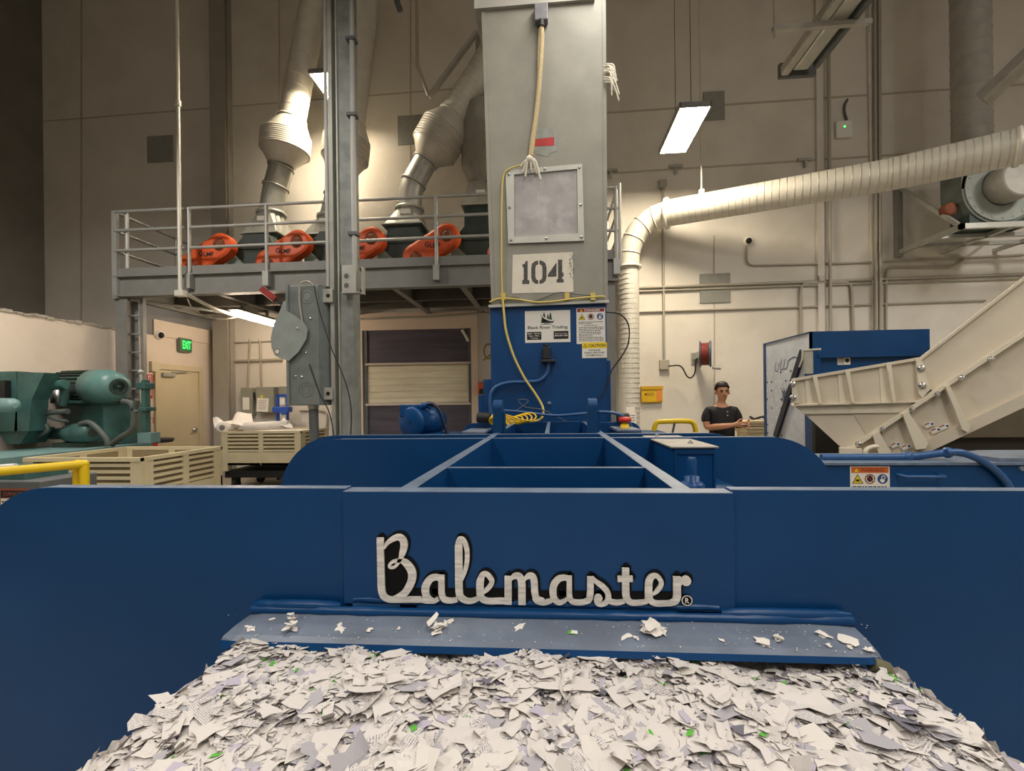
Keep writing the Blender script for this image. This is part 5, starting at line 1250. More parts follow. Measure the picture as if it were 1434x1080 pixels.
# bin filling: a liner of paper up to the rim, rolls on it
m = MB(); m.box(m_.x+.05, x1b-.05, 7.6, 8.5, z0b+.15, z1b-.03); m.build('paper_fill', PAPERM, label='packed white paper filling the rear tan bin', cat='paper', kind='stuff')
def roll(label, p, q, r):
    t = thing('paper_roll', label, 'paper roll', p, 'paper rolls in the rear tan bin'); d = Vector(q)-Vector(p)
    m = MB(); m.lathe([(0, r*.45), (0, r), (d.length, r), (d.length, r*.45)], p, d, 24); m.build('roll_paper', PAPERM, t)
    m = MB(); m.lathe([(-.004, r*.22), (-.004, r*.46), (.0, r*.46), (0, r*.22)], p, d, 20); m.lathe([(-.003, .001), (-.003, r*.24)], p, d, 16, 1); m.build('roll_core', [mat('grey_core', '#7c766f', .8), BLACK], t)
roll('white paper roll with dark core showing its end on the rear tan bin', PY(311, 599, 7.62), PY(327, 596, 8.1), .10)
roll('long white paper roll lying along the right of the rear tan bin', PY(343, 598, 7.7), PY(404, 595, 7.75), .075)
rb = random.Random(3)
def sheet(label, pts, bend):
    m = MB(); P = [Vector(p) for p in pts]; n = 8; v = []
    for j in range(n+1):
        for i in range(n+1):
            a, b = i/n, j/n; p = P[0].lerp(P[1], a).lerp(P[3].lerp(P[2], a), b); p = p+Vector((0, -math.sin(a*math.pi)*bend, math.sin(a*math.pi)*bend*.6+.015*math.sin(7*a+5*b))); v.append(p)
    v2 = [p+Vector((0, .006, .003)) for p in v]; N = (n+1)**2
    f = [(j*(n+1)+i, j*(n+1)+i+1, (j+1)*(n+1)+i+1, (j+1)*(n+1)+i) for j in range(n) for i in range(n)]
    m.add(v, f, 0, True); m.add(v2, [tuple(reversed(q)) for q in f], 0, True); m.build('paper_sheet', PAPERM, label=label, cat='paper', group='loose sheets on the rear tan bin')
sheet('curled white sheet standing at the left corner of the rear tan bin', [PY(300, 601, 7.66), PY(312, 601, 7.72), PY(318, 592, 7.85), PY(298, 584, 7.8)], .04)
sheet('big crumpled white sheet heaped behind the rolls on the rear tan bin', [PY(318, 598, 7.9), PY(356, 600, 7.8), PY(352, 579, 8.1), PY(326, 588, 8.2)], .12)
sheet('small white sheet crumpled at the right end of the long roll', [PY(390, 598, 7.66), PY(410, 600, 7.66), PY(406, 590, 7.9), PY(394, 588, 7.9)], .05)

# ------------------------------------------------------------------ yellow guard rail and control panel, lower left
t = thing('guard_rail', 'bright yellow tubular guard rail at the lower left beside the baler', 'rail', PY(115, 700, 2.6))
pA, pB = PY(-60, 680, 2.3), PY(118, 650, 2.75); pA.z = pB.z
m = MB(); m.tube([pA, pB], .026, 12); m.sphere(pB, .027, 0, 10); pC = pB+Vector((-.07, .02, 0)); m.tube([pB, pC], .026, 12); m.build('top_rail', YEL, t)
m = MB(); m.tube([pB, (pB.x, pB.y, 0)], .026, 12); m.build('rail_post', YEL, t)
m = MB(); m.tube([pC, (pC.x, pC.y, 0)], .026, 12); m.build('rail_post', YEL, t)
x0, x1, z0, z1 = rectY(-30, 674, 57, 720, 2.9)
t = thing('control_cabinet', 'dark grey control cabinet with a rust framed DANGER sticker behind the yellow rail', 'cabinet', ((x0+x1)/2, 3.0, 0))
m = MB(); m.bbox(x0, x1, 2.9, 3.3, 0, z1, b=.01); m.build('cabinet_body', STEELD, t)
F = Fr((x0, 2.9, 0), (1, 0, 0), (0, 0, 1)); a0_, b1_ = px2(F, 0, 684, 2.9); a1_, b0_ = px2(F, 42, 722, 2.9)
m = MB(); F.rect(m, a0_, b0_, a1_, b1_, .002, 3, t=.0015); F.rect(m, a0_+.008, b1_-.062, a1_-.008, b1_-.014, .003, 6); F.text(m, 'DANGER', a0_+.03, b1_-.05, (a1_-a0_)*.68, .026, .0035, 3, .01); F.rect(m, a0_+.008, b0_+.008, a1_-.008, b1_-.07, .003, 0); textlines(m, F, a0_+.015, a1_-.015, b1_-.08, b0_+.01, 4, .0035); m.build('danger_sticker', [SIGNW, SIGNR, SIGNY, mat('rust_frame', '#8e4c38', .7), SIGNB, SIGNG, SIGNK], t, label='rust red framed sticker')
x0, x1, z0, z1 = rectY(-30, 652, 46, 674, 3.0)
m = MB(); m.bbox(x0, x1, 2.95, 3.25, z0, z1-.02, b=.01); m.build('cabinet_top', GREENM, t)
m = MB(); p, q = PY(-20, 656, 3.0), PY(22, 653, 3.0); m.tube([p, q], .02, 12); m.build('white_tube', WHITE, label='white rolled tube lying on top of the dark control cabinet', cat='tube')

# ------------------------------------------------------------------ green hydraulic power unit on its long bed
XB_ = -5.7
zbed = PX(200, 621, XB_).z; yb_end = PX(214, 620, XB_).y; 
HB = thing('machine_bed', 'long teal green machine bed running away along the left partition', 'machine', (XB_-.5, 4.5, 0))
m = MB(); m.box(XB_-1.0, XB_, 1.2, yb_end, zbed-.05, zbed); m.box(XB_-.03, XB_, 1.2, yb_end, zbed-.16, zbed-.05); m.build('bed_plate', mat('pale_teal_paint', '#6f8f8f', .45, var=.15, vs=4), HB)
m = MB(); m.box(XB_-.95, XB_-.08, 1.2, yb_end-.1, .1, zbed-.05); m.build('bed_body', GREENM, HB)
for y in (1.6, 5.8): m = MB(); m.box(XB_-.8, XB_-.15, y, y+.2, 0, .1); m.build('foot', GREEND, HB)
HU = thing('hydraulic_power_unit', 'teal green hydraulic power unit with a big finned electric motor on the machine bed', 'power unit', (XB_-.6, 5.9, zbed))
# tank: front face toward camera, right face visible
yt0 = 5.75; tl_, tr_, _, tz = rectY(92, 568, 145, 620, yt0)
t1 = PY(145, 567, yt0); t2 = PY(192, 566, yt0+.35); t0 = PY(90, 567, yt0+.25); z1 = t1.z
m = MB(); pts = [(t1.x, t1.y), (t2.x, t2.y), (t2.x-.35, t2.y+.55), (t0.x-.1, t0.y+.3), (t0.x, t0.y)]
m.prism([(x, y, z1) for x, y in pts], (0, 0, -(z1-zbed-.002))); m.prism([(x*1+(-.0), y-.01, z1+.02) for x, y in pts], (0, 0, -.02)); m.build('oil_tank', GREENM, HU, bevel=.008)
# big motor
c0 = PY(92, 542, 6.1); c1_ = PY(166, 542, 5.72); ax = (c1_-c0).normalized(); L_ = (c1_-c0).length
m = MB(); m.lathe([(-.10, .08), (-.06, .16), (0, .205), (L_*.56, .205)], c0, ax, 28); fm = m.build('main_motor', GREENM, HU)
m = MB()
for k in range(24):
    a = 2*math.pi*k/24; s1 = ax.cross(Vector((0, 0, 1))).normalized(); s2 = s1.cross(ax); r = s1*math.cos(a)+s2*math.sin(a)
    m.bar(c0+ax*.02+r*.215, c0+ax*L_*.55+r*.215, .014, .035, up=r)
m.build('cooling_fins', GREEND, fm)
m = MB(); m.lathe([(L_*.6, .2), (L_*.61, .24), (L_*.8, .236), (L_*.93, .20), (L_*1.0, .12), (L_*1.0, .02)], c0, ax, 32); m.build('fan_cowl', mat('teal_cowl', '#587f7c', .4, var=.12, vs=5), fm)
m = MB(); m.lathe([(L_*1.0, .11), (L_*1.01, .11), (L_*1.01, .075), (L_*1.0, .07)], c0, ax, 24, 0, False); m.lathe([(L_*1.01, .02), (L_*1.02, .018), (L_*1.02, 0.0)], c0, ax, 10); m.build('cowl_grille', GREEND, fm)
m = MB(); pb = PY(123, 563, 5.9); m.bbox(pb.x-.27, pb.x+.16, 5.75, 6.15, z1+.02, c0.z-.2, b=.01); m.build('motor_mount', GREENM, HU)
m = MB(); pb = PY(153, 562, 5.9); m.box(pb.x-.10, pb.x+.12, 5.8, 6.1, z1+.02, z1+.09); m.build('rubber_coupling', BLACK, HU)
# second motor in front
c0 = PY(62, 608, 5.7); c1_ = PY(130, 606, 5.5); ax = (c1_-c0).normalized(); L_ = (c1_-c0).length
m = MB(); m.lathe([(0, .05), (0, .07), (L_*.5, .08), (L_*.52, .11), (L_*.62, .125), (L_*.9, .125), (L_*.97, .11), (L_, .07), (L_, .02)], c0, ax, 28); sm = m.build('circulation_motor', GREENM, HU)
m = MB(); m.lathe([(L_, .06), (L_+.004, .055)], c0, ax, 20); m.build('fan_grille', GREEND, sm)
m = MB(); pm = PY(118, 618, 5.6); m.box(pm.x-.35, pm.x+.12, 5.5, 5.8, zbed, zbed+.06); m.build('motor_foot', GREEND, HU)
# left tower: frame, valve block, round motor
m = MB(); p0 = PY(0, 535, 5.2); m.box(PY(-40, 560, 5.3).x, PY(30, 560, 5.3).x, 5.25, 5.4, PY(0, 604, 5.3).z, PY(0, 521, 5.3).z); m.prism([PY(25, 521, 5.25), PY(62, 522, 5.25), PY(44, 560, 5.25), PY(40, 604, 5.25), PY(20, 604, 5.25)], (0, .2, 0)); m.prism([PY(-5, 600, 5.3), PY(42, 600, 5.3), PY(28, 622, 5.3), PY(10, 622, 5.3)], (0, .3, 0)); m.build('valve_frame', GREENM, HU)
m = MB(); c0 = PY(-20, 567, 5.1); c1_ = PY(20, 568, 5.0); m.lathe([(0, .08), (.1, .085), ((c1_-c0).length-.03, .085), ((c1_-c0).length, .06), ((c1_-c0).length+.02, .03)], c0, c1_-c0, 24); m.build('round_motor', mat('pale_teal_paint', '#6f8f8f'), HU)
m = MB(); m.box(PY(0, 560, 5.22).x-.05, PY(12, 560, 5.22).x, 5.18, 5.25, PY(5, 560, 5.2).z, PY(5, 533, 5.2).z); m.build('dark_opening', BLACK, HU)
m = MB(); m.tube(cat(ppx([(28, 540), (50, 539), (72, 541), (88, 541), (91, 550), (88, 568)], 5.55), 6), .05, 12); m.build('pipe_manifold', GREENM, HU)
m = MB(); m.tube(cat(ppx([(68, 541), (80, 539), (92, 538)], 5.45), 4), .06, 12); m.build('pipe_sleeve', GREENM, HU)
HOSE = mat('dusty_hydraulic_hose', '#4c5350', .6, var=.15, vs=9)
for P, r in (([(66, 541), (45, 545), (37, 556), (40, 570), (52, 578), (70, 578), (95, 576)], .035), ([(112, 594), (125, 592), (138, 602), (148, 614), (152, 624)], .032), ([(192, 560), (188, 575), (186, 600), (170, 612), (156, 623)], .035), ([(172, 562), (183, 565), (190, 578)], .035), ([(40, 594), (62, 594), (66, 604), (48, 612), (28, 611), (30, 605)], .025), ([(60, 582), (80, 588), (95, 590)], .02)):
    m = MB(); m.tube(cat(ppx(P, 5.45)), r, 10); m.build('hose', HOSE, HU)
# valve stack at the tank's right end
m = MB(); xv = PY(205, 560, 5.95); m.bbox(xv.x-.03, xv.x+.02, 5.9, 6.0, zbed+.05, PY(205, 532, 5.95).z, b=.01); m.bbox(xv.x-.09, xv.x+.04, 5.88, 6.05, PY(205, 545, 5.95).z, PY(205, 536, 5.95).z, b=.01); m.bbox(xv.x-.06, xv.x+.06, 5.88, 6.05, PY(205, 576, 5.95).z, PY(205, 570, 5.95).z, b=.01); m.build('valve_stack', GREENM, HU)
m = MB(); m.sphere(PY(197, 521, 5.95), .035, 0, 12); m.tube([PY(197, 521, 5.95), PY(198, 535, 5.95)], .02, 8); m.build('pressure_gauge', GALV, HU)
m = MB(); x0, x1, z0, z1_ = rectY(197, 606, 216, 618, 5.9); m.box(x0, x1, 5.85, 6.0, z0-.02, z1_); m.build('end_bracket', mat('pale_teal_paint', '#6f8f8f'), HU)
m = MB(); c = PY(53, 551, 5.5); m.lathe([(0, .08), (.22, .085), (.22, .0)], (c.x, 5.75, c.z-.13), (0, 0, 1), 20); m.build('hanging_filter', mat('silver_filter', '#8e8a8c', .35, metal=.6, var=.2, vs=15), HU)
m = MB(); pq = PX(215, 618, XB_+.3); m.lathe([(0, .2), (.05, .22), (.06, .16)], (XB_-.25, yb_end+.35, zbed-.03), (0, 0, 1), 24); m.build('dark_lid', BLACK, HB)
# ------------------------------------------------------------------ blue casing on the right
YC = 2.58
pL, pR = PY(1150, 646, YC), PY(1434, 650, YC)
zc = PY(1290, 648, YC).z
RC = thing('blue_casing', 'long blue machine casing at the right with an orange WARNING sticker and a bar handle', 'machine', (2.4, YC+.2, 0))
x0 = PY(1120, 660, YC).x; x1 = 3.9
m = MB(); m.box(x0, x1, YC, YC+.36, .2, zc-.012); m.build('casing_body', BLUE, RC, bevel=.006)
m = MB(); m.prism([(x0, YC-.012, zc-.012), (x0, YC-.012, zc), (x0, YC+.42, zc+.0), (x0, YC+.42, zc-.012)], (x1-x0, 0, 0)); m.build('casing_lid', EDGE, RC)
m = MB(); m.box(x0+.1, x0+.3, YC+.05, YC+.3, 0, .2); m.build('leg', BLUE_DARK, RC)
m = MB(); m.box(x1-.3, x1-.1, YC+.05, YC+.3, 0, .2); m.build('leg', BLUE_DARK, RC)
CFm = Fr((0, YC, 0), (1, 0, 0), (0, 0, 1))
mb, a, b, w, h = sticker('', '', 1190, 653, 1246, 700, YC, CFm)
CFm.rect(mb, a+w*.03, b+h*.80, a+w*.97, b+h*.975, .0024, 3); CFm.text(mb, 'WARNING', a+w*.27, b+h*.83, w*.6, h*.11, .0028, 1, .02)
CFm.poly(mb, [(a+w*.1, b+h*.83), (a+w*.22, b+h*.83), (a+w*.16, b+h*.94)], .0028, 2)
icons(mb, CFm, a, a+w, b+h*.62, h*.14)
textlines(mb, CFm, a+w*.06, a+w*.92, b+h*.42, b+h*.30, 2)
CFm.text(mb, '- LOCK-OUT -', a+w*.27, b+h*.20, w*.5, h*.065, .0026, 6, .02); textlines(mb, CFm, a+w*.06, a+w*.92, b+h*.16, b+h*.04, 2, seed=8)
mb.build('warning_sticker', SM, RC, label='white sticker with orange WARNING header')
p, q = PY(1266, 668, YC-.05), PY(1326, 668, YC-.05)
m = MB(); m.tube([(p.x, YC+.01, p.z+.004), (p.x+.01, YC-.05, p.z), (q.x-.01, YC-.05, p.z), (q.x, YC+.01, p.z+.004)], .009, 8); m.build('bar_handle', HOSEB, RC)
m = MB(); m.tube(cat(ppx([(1150, 641), (1200, 641), (1270, 640), (1325, 634)], YC+.12)), .02, 10)
for u, v in ((1270, 640), (1327, 634)): m.sphere(PY(u, v, YC+.12), .03, 0, 10)
m.tube(cat(ppx([(1325, 634), (1345, 634), (1370, 643), (1395, 660), (1412, 680), (1420, 700)], YC-.02)), .018, 10); m.build('hydraulic_hose', HOSEB, RC)
m = MB(); P = [PY(1335, 632, YC+.3), PY(1370, 633, YC+.4), PY(1445, 643, YC+.4), PY(1445, 648, YC+.02), PY(1400, 648, YC+.02)]; m.prism([Vector((v.x, v.y, zc+.02)) for v in P], (0, 0, -.019)); m.build('lid_hatch', BLUE_SCUFF, RC)
m = MB(); pz = PY(1429, 656, YC); m.lathe([(0, .014), (.012, .012)], (pz.x, YC, pz.z), (0, -1, 0), 8); m.build('bolt_head', EDGE, RC)

# ------------------------------------------------------------------ big blue hopper with perforated side
YB_ = 5.5
HP = thing('blue_bin_hopper', 'big open blue hopper with a perforated pale side panel behind the cream conveyor', 'hopper', PY(1200, 640, 6.0))
xf = PY(1135, 470, YB_).x; xr2 = PY(1302, 470, YB_).x; zt = PY(1200, 463, YB_).z
yb2 = PX(1070, 482, xf).y
xs = xf
m = MB(); m.box(xf, xr2, YB_, YB_+.03, PY(1200, 600, YB_).z, zt); m.box(xf+.05, xr2-.02, YB_-.06, YB_, PY(1200, 497, YB_).z-.03, PY(1200, 497, YB_).z); m.build('front_panel', BLUE, HP)
m = MB(); m.box(xf, xr2, yb2-.03, yb2, .5, zt); m.build('rear_panel', BLUE, HP)
m = MB(); m.box(xr2-.03, xr2, YB_+.03, yb2-.03, .5, zt); m.build('side_panel', BLUE, HP)
PERF = mat('scuffed_pale_panel', '#c3cad6', .5, metal=.0, var=.14, vs=4, dirt='#6c7688', dirt_amt=.6, ds=4)
m = MB(); m.box(xs, xs+.02, YB_+.0, yb2, .6, zt-.006, 0); m.box(xs-.012, xs+.03, YB_, yb2, zt-.012, zt, 1); m.box(xs-.012, xs+.03, yb2-.05, yb2+.005, .5, zt, 1)
SF = Fr((xs, yb2, 0), (0, -1, 0), (0, 0, 1)); DL = yb2-YB_
sp = m.build('perforated_panel', [PERF, BLUE], HP, label='pale scuffed panel with rows of holes')
m = MB()
for i in range(9):
    for j in range(11):
        a_ = .08+i*.125; b_ = zt-.42-j*.115
        if a_ > DL*.78-(j*.06): continue
        SF.disc(m, a_, b_, .016, .002, random.choice([0, 0, 1]), 8)
m.build('panel_holes', [mat('bright_hole', '#dfe2e6', .5), SLOT], sp)
m = MB()
def scr(pts): 
    Lf, Rt = ribbon([(DL*x, zt-y) for x, y in pts], .012, 6)
    for k in range(len(Lf)-1): SF.poly(m, [Lf[k], Rt[k], Rt[k+1], Lf[k+1]], .003, 0)
scr([(.30, .28), (.27, .38), (.33, .40), (.37, .30)]); scr([(.42, .25), (.40, .38), (.46, .38)]); scr([(.50, .26), (.47, .38), (.54, .37), (.56, .30), (.62, .27), (.72, .26), (.82, .36)])
for k in range(7): scr([(.40+.02*k, .62+.02*(k % 3)), (.44+.015*k, .70+.02*(k % 2)), (.42+.03*k, .80)])
m.build('marker_scribble', mat('blue_marker', '#3e4d6e', .7), sp)
# slanting black strip and front corner pieces
m = MB(); p, q = PX(1124, 492, xs-.02), PX(1086, 612, xs-.02); m.bar(p, q, .03, .09, up=(0, 1, 0)); m.build('slant_strip', mat('navy_black_strip', '#161f33', .5), HP)
zl = PY(1110, 580, YB_).z
m = MB(); m.box(xf-.02, xf+.08, YB_-.05, YB_+.1, 0, PY(1120, 497, YB_).z); m.build('corner_post', BLUE, HP)
m = MB(); m.box(xf+.1, xf+.32, YB_-.02, YB_-.001, 0, PY(1120, 560, YB_).z); m.build('lower_panel', PERF, HP)
m = MB(); x_ = PY(1131, 520, YB_-.1).x; m.box(x_-.02, x_+.06, YB_-.1, YB_-.05, PY(1130, 524, YB_).z, PY(1130, 493, YB_).z); m.tube([(x_-.06, YB_-.1, PY(1130, 492, YB_).z), (x_+.14, YB_-.1, PY(1130, 491, YB_).z)], .014, 8); m.tube([(x_-.05, YB_-.1, PY(1130, 492, YB_).z), (x_-.07, YB_-.12, PY(1130, 505, YB_).z), (x_-.09, YB_-.1, PY(1130, 515, YB_).z)], .01, 6); m.build('latch_bracket', GALV, HP)
x0, x1, z0, z1 = rectY(1173, 499, 1191, 511, YB_-.005); F = Fr((x0, YB_, z0), (1, 0, 0), (0, 0, 1)); W_, H_ = x1-x0, z1-z0
m = MB(); F.rect(m, 0, 0, W_, H_, .003, 0, t=.002); F.rect(m, W_*.06, H_*.75, W_*.5, H_*.93, .0035, 1); F.disc(m, W_*.75, H_*.5, H_*.25, .0035, 6, 10); textlines(m, F, W_*.06, W_*.5, H_*.65, H_*.1, 3, .0035); m.build('hazard_sticker', SM, HP, label='small white hazard sticker')
m = MB(); m.box(xf+.35, xr2, YB_+.04, yb2-.05, .3, .6); 
for x in (xf+.4, xr2-.1):
    for y in (YB_+.1, yb2-.2): m.box(x, x+.1, y, y+.1, 0, .3)
m.build('underframe', BLUE_DARK, HP)

# ------------------------------------------------------------------ cream conveyor
YV = 4.3
_d = ray(1108, 550); NV = Vector((_d.x, _d.y, 0)).normalized(); TV = Vector((NV.y, -NV.x, 0)); OV = PY(1108, 550, YV)
def PV(u, v, off=0.0):
    d = ray(u, v); t = ((OV-EYE).dot(NV)+off)/d.dot(NV); return EYE+d*t
CV_ = thing('conveyor', 'cream painted inclined conveyor with a feed hopper, rising to the right edge', 'conveyor', PY(1260, 660, 4.8))
D = .85
def face(mb, pts, t=.02, Y=YV, mi=0): mb.prism([PV(u, v, Y-YV) for u, v in pts], NV*t, mi)
RIB = mat('pale_cream_paint', '#ddd3bd', .5, var=.04, vs=6)
# feed hopper
m = MB(); face(m, [(1110, 530), (1289, 500), (1300, 545), (1290, 561), (1112, 566)], .03, YV+.03); face(m, [(1110, 530), (1289, 500), (1290, 504), (1111, 534)], .05, YV); m.build('hopper_side', CREAM, CV_)
m = MB(); face(m, [(1110, 530), (1289, 500), (1300, 545), (1290, 561), (1112, 566)], .03, YV+D); m.build('hopper_side', CREAM, CV_)
m = MB(); a_, b_ = PV(1110, 530, .03), PV(1112, 566, .03); m.prism([a_, b_, b_+Vector((.02, 0, 0)), a_+Vector((.02, 0, 0))], NV*(D)); m.build('hopper_end', CREAM, CV_)
m = MB(); p, q = PV(1108, 567, -.03), PV(1300, 561, -.03); m.prism([p, q, q+Vector((0, 0, -.012)), p+Vector((0, 0, -.012))], NV*(D+.1)); face(m, [(1112, 568), (1293, 563), (1262, 578), (1126, 580)], .03, YV+.01); m.build('hopper_flange', RIB, CV_)
m = MB(); face(m, [(1126, 579), (1264, 576), (1300, 560), (1186, 631), (1178, 627)], .03, YV+.03); m.prism([PV(1126, 580, .05), PV(1186, 632, .05), PV(1190, 632, .05), PV(1130, 580, .05)], NV*(D-.1)); m.build('hopper_funnel', CREAM, CV_)
m = MB(); face(m, [(1195, 580), (1262, 577), (1215, 612)], .008, YV+.024); m.build('funnel_stiffener', mat('cream_recess', '#c2b7a2', .5), CV_)
def gusset(name, tri, Y0=YV-.07):
    """flat web standing off the panel: outline in the picture plane at the panel, plus an outer flange"""
    m = MB(); face(m, tri, .09, Y0); m.build(name, RIB, CV_)
for u in (1142, 1188, 1246):
    vt = 530-(u-1110)*.167; 
    m = MB(); face(m, [(u-4, vt+1), (u+2, vt), (u+9, 564), (u+5, 565)], .1, YV-.06); face(m, [(u-15, vt+4), (u-4, vt+1), (u+5, 565), (u-12, 565.5)], .012, YV+.018); m.build('stiffener', RIB, CV_)
for pts in ([(1108, 531), (1113, 530), (1120, 565), (1110, 565)], [(1283, 502), (1290, 500), (1303, 545), (1292, 557), (1287, 552)]):
    m = MB(); face(m, pts, .05, YV-.03); m.build('joint_plate', RIB, CV_)
for u, v in ((1109.5, 538), (1110.5, 557), (1289.5, 516), (1291, 540)):
    p = PV(u, v, -.03); m = MB(); m.lathe([(0, .028), (.012, .026), (.013, .014), (.03, .012)], p, -NV, 8); m.build('bolt', CHROME, CV_)
# incline: upper skirt, lower trough
m = MB(); face(m, [(1290, 500), (1700, 182), (1700, 293), (1310, 548), (1303, 545)], .03, YV+.03); m.prism([PV(1290, 500, 0), PV(1700, 182, 0), PV(1700, 186, 0), PV(1291, 504, 0)], NV*(.06)); m.build('skirt_side', CREAM, CV_)
m = MB(); face(m, [(1290, 500), (1700, 182), (1700, 293), (1310, 548), (1303, 545)], .03, YV+D); m.build('skirt_side', CREAM, CV_)
m = MB(); face(m, [(1186, 631), (1310, 548), (1700, 293), (1700, 446), (1293, 637), (1280, 642), (1205, 642)], .03, YV+.02); m.build('trough_side', CREAM, CV_)
m = MB(); face(m, [(1186, 631), (1310, 548), (1700, 293), (1700, 446), (1293, 637), (1280, 642), (1205, 642)], .03, YV+D); m.build('trough_side', CREAM, CV_)
m = MB(); face(m, [(1186, 629), (1310, 546), (1700, 291), (1700, 297), (1312, 552), (1190, 633)], .07, YV-.04); m.build('trough_flange', RIB, CV_)
m = MB(); face(m, [(1293, 637), (1700, 446), (1700, 426), (1286, 622)], .05, YV-.02); m.build('lower_chord', CREAM, CV_)
m = MB(); m.prism([PV(1200, 636, .05), PV(1700, 408, .05), PV(1700, 413, .05), PV(1204, 641, .05)], NV*(D-.05)); m.build('belt', mat('black_belt', '#26241f', .8), CV_)
for pts in ([(1324, 541), (1330, 540), (1359, 597), (1356, 606), (1348, 602)], [(1264, 580), (1272, 576), (1300, 620), (1297, 628), (1283, 630)], [(1222, 609), (1231, 604), (1248, 636), (1240, 642), (1232, 640)]):
    m = MB(); face(m, pts, .1, YV-.07); m.build('stiffener', RIB, CV_)
for u, v in ((1237, 600), (1202, 621), (1278, 572), (1313, 551), (1347, 528), (1388, 502)):
    p = PV(u, v+1, -.04); m = MB(); m.lathe([(0, .024), (.01, .022), (.02, .01)], p, -NV, 8); m.build('bolt', CHROME, CV_)
for (u, v, s) in ((1297, 600, 1), (1306, 608, 2), (1318, 603, 3), (1250, 628, 4), (1265, 631, 5)):
    F = Fr(PV(u, v, .0), TV+Vector((0, 0, .55)), TV*-.55+Vector((0, 0, 1))); m = MB(); F.rect(m, 0, 0, .06, .036, .002, 0, t=.001); F.rect(m, .004, .024, .036, .032, .0025, 1); F.disc(m, .048, .014, .009, .0025, 4, 8); m.build('hazard_sticker', SM, CV_, label='small hazard sticker')
m = MB(); c = PV(1228, 634, -.06); m.tube(cat([c+Vector((math.cos(a)*.09, 0, math.sin(a)*.05)) for a in [k*.5 for k in range(8)]]), .018, 8); m.bar(c-TV*.25, c-TV*.1, .08, .06); m.build('tail_bearing', RIB, CV_)
for u, off, hh in ((1236, .1, .95), (1236, D-.1, .95), (1500, .1, 1.5), (1500, D-.1, 1.5)):
    p = PV(u, 630, off); m = MB(); m.box(p.x-.05, p.x+.05, p.y-.05, p.y+.05, 0, hh); m.build('leg', CREAM, CV_)
# dark panels put in as the shade below the conveyor, with a brown channel
t = thing('dark_pit_guard', 'dark steel guard box in the gap below the cream conveyor', 'guard', PY(1360, 640, 5.6))  # no real guard box: dark panels stand in for shade, plus a brown channel
m = MB(); x0, x1, z0, z1 = rectY(1140, 586, 1190, 660, 5.35); m.box(x0+.02, x1+.9, 5.36, 5.42, 0, z1); m.build('dark_panel', SLOT, t)  # stands in for the shade below the conveyor
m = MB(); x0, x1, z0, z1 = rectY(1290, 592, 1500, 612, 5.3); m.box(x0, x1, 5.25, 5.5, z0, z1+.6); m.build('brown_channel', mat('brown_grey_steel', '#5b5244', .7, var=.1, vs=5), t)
m = MB(); x0, x1, z0, z1 = rectY(1280, 612, 1500, 660, 5.3); m.box(x0, x1, 5.3, 5.5, 0, z1); m.build('dark_panel', SLOT, t)  # stands in for the shade below the conveyor

# ------------------------------------------------------------------ things on and along the right back wall
def panel(label, u0, v0, u1, v1):
    x0, x1, z0, z1 = rectY(u0, v0, u1, v1, YW-.02); m = MB(); m.bbox(x0, x1, YW-.025, YW-.001, z0, z1, b=.004); m.build('wall_panel', GREYP, label=label, cat='panel', group='square grey panels on the back wall')
panel('square grey panel on the dark wall above the left end of the platform', 206, 190, 242, 227)
panel('square grey panel on the wall behind the bright right lamp', 985, 128, 1015, 168)
panel('grey panel low on the wall under the pale crossing pipe', 980, 383, 1023, 424)
panel('grey panel on the wall behind the tilted duct cone', 557, 161, 600, 202)
t = thing('wireless_unit', 'white square wireless unit with a green light high on the right wall', 'device', PY(1183, 180, YW))
x0, x1, z0, z1 = rectY(1171, 168, 1195, 192, YW-.06); m = MB(); m.bbox(x0, x1, YW-.06, YW-.001, z0, z1, b=.04); m.build('unit_case', WHITE, t)
m = MB(); m.lathe([(0, .014), (.004, .012)], PY(1183, 177, YW-.061), (0, -1, 0), 10); m.build('status_light', mat('green_led', '#30ff60', .4, emit='#30ff50', es=4), t)
m = MB(); m.tube(cat(ppx([(1186, 168), (1183, 158), (1183, 148), (1187, 139)], YW-.03)), .02, 8); m.build('unit_cable', STEELD, t)
conduit('vertical conduit ending at the box beside the hose reel', [(928, 262), (930, 507)], .025, boxes=((930, 511, .09), (928, 258, .07)))
conduit('conduit from the dome camera bending along the wall to the right', [(1046, 345), (1046, 372), (1205, 368), (1434, 357)], .018)
conduit('upper conduit of the pair running along the right wall', [(872, 404), (1100, 396), (1434, 384)], .028); conduit('lower conduit of the pair running along the right wall', [(872, 409), (1100, 401), (1434, 390)], .02)
conduit('single conduit along the wall just above the hose reel', [(893, 437), (1100, 431), (1380, 421)], .018)
conduit('conduit arch with a small box left of the blue hopper top', [(1121, 470), (1121, 397), (1192, 395), (1195, 470)], .028, boxes=((1149, 391, .05),))
conduit('conduit arch passing under the blower bracket', [(1241, 470), (1241, 374), (1335, 374), (1375, 345)], .022)
conduit('vertical conduit on the first wall band right of the pale pipe elbow', [(1160, -5), (1163, 470)], .03, YW-.09); conduit('twin vertical conduit on the second wall band', [(1231, -5), (1233, 470)], .03, YW-.09); conduit('vertical conduit beside the second wall band', [(1225, -5), (1227, 470)], .03, YW-.09)
for u, v in ((855, 243), (946, 237), (1126, 228)):
    p = PY(u, v, YW); m = MB(); m.box(p.x-.13, p.x+.13, YW-.05, YW-.001, p.z+.02, p.z+.07); m.box(p.x-.02, p.x+.02, YW-.06, YW-.001, p.z-.1, p.z+.02)
    m.build('wall_bracket', GALVD, label={855: 'small wall bracket beside the chute edge', 946: 'small wall bracket above the pale pipe elbow', 1126: 'small wall bracket above the middle of the crossing pipe'}[u], cat='bracket', group='brackets on the wall joint')
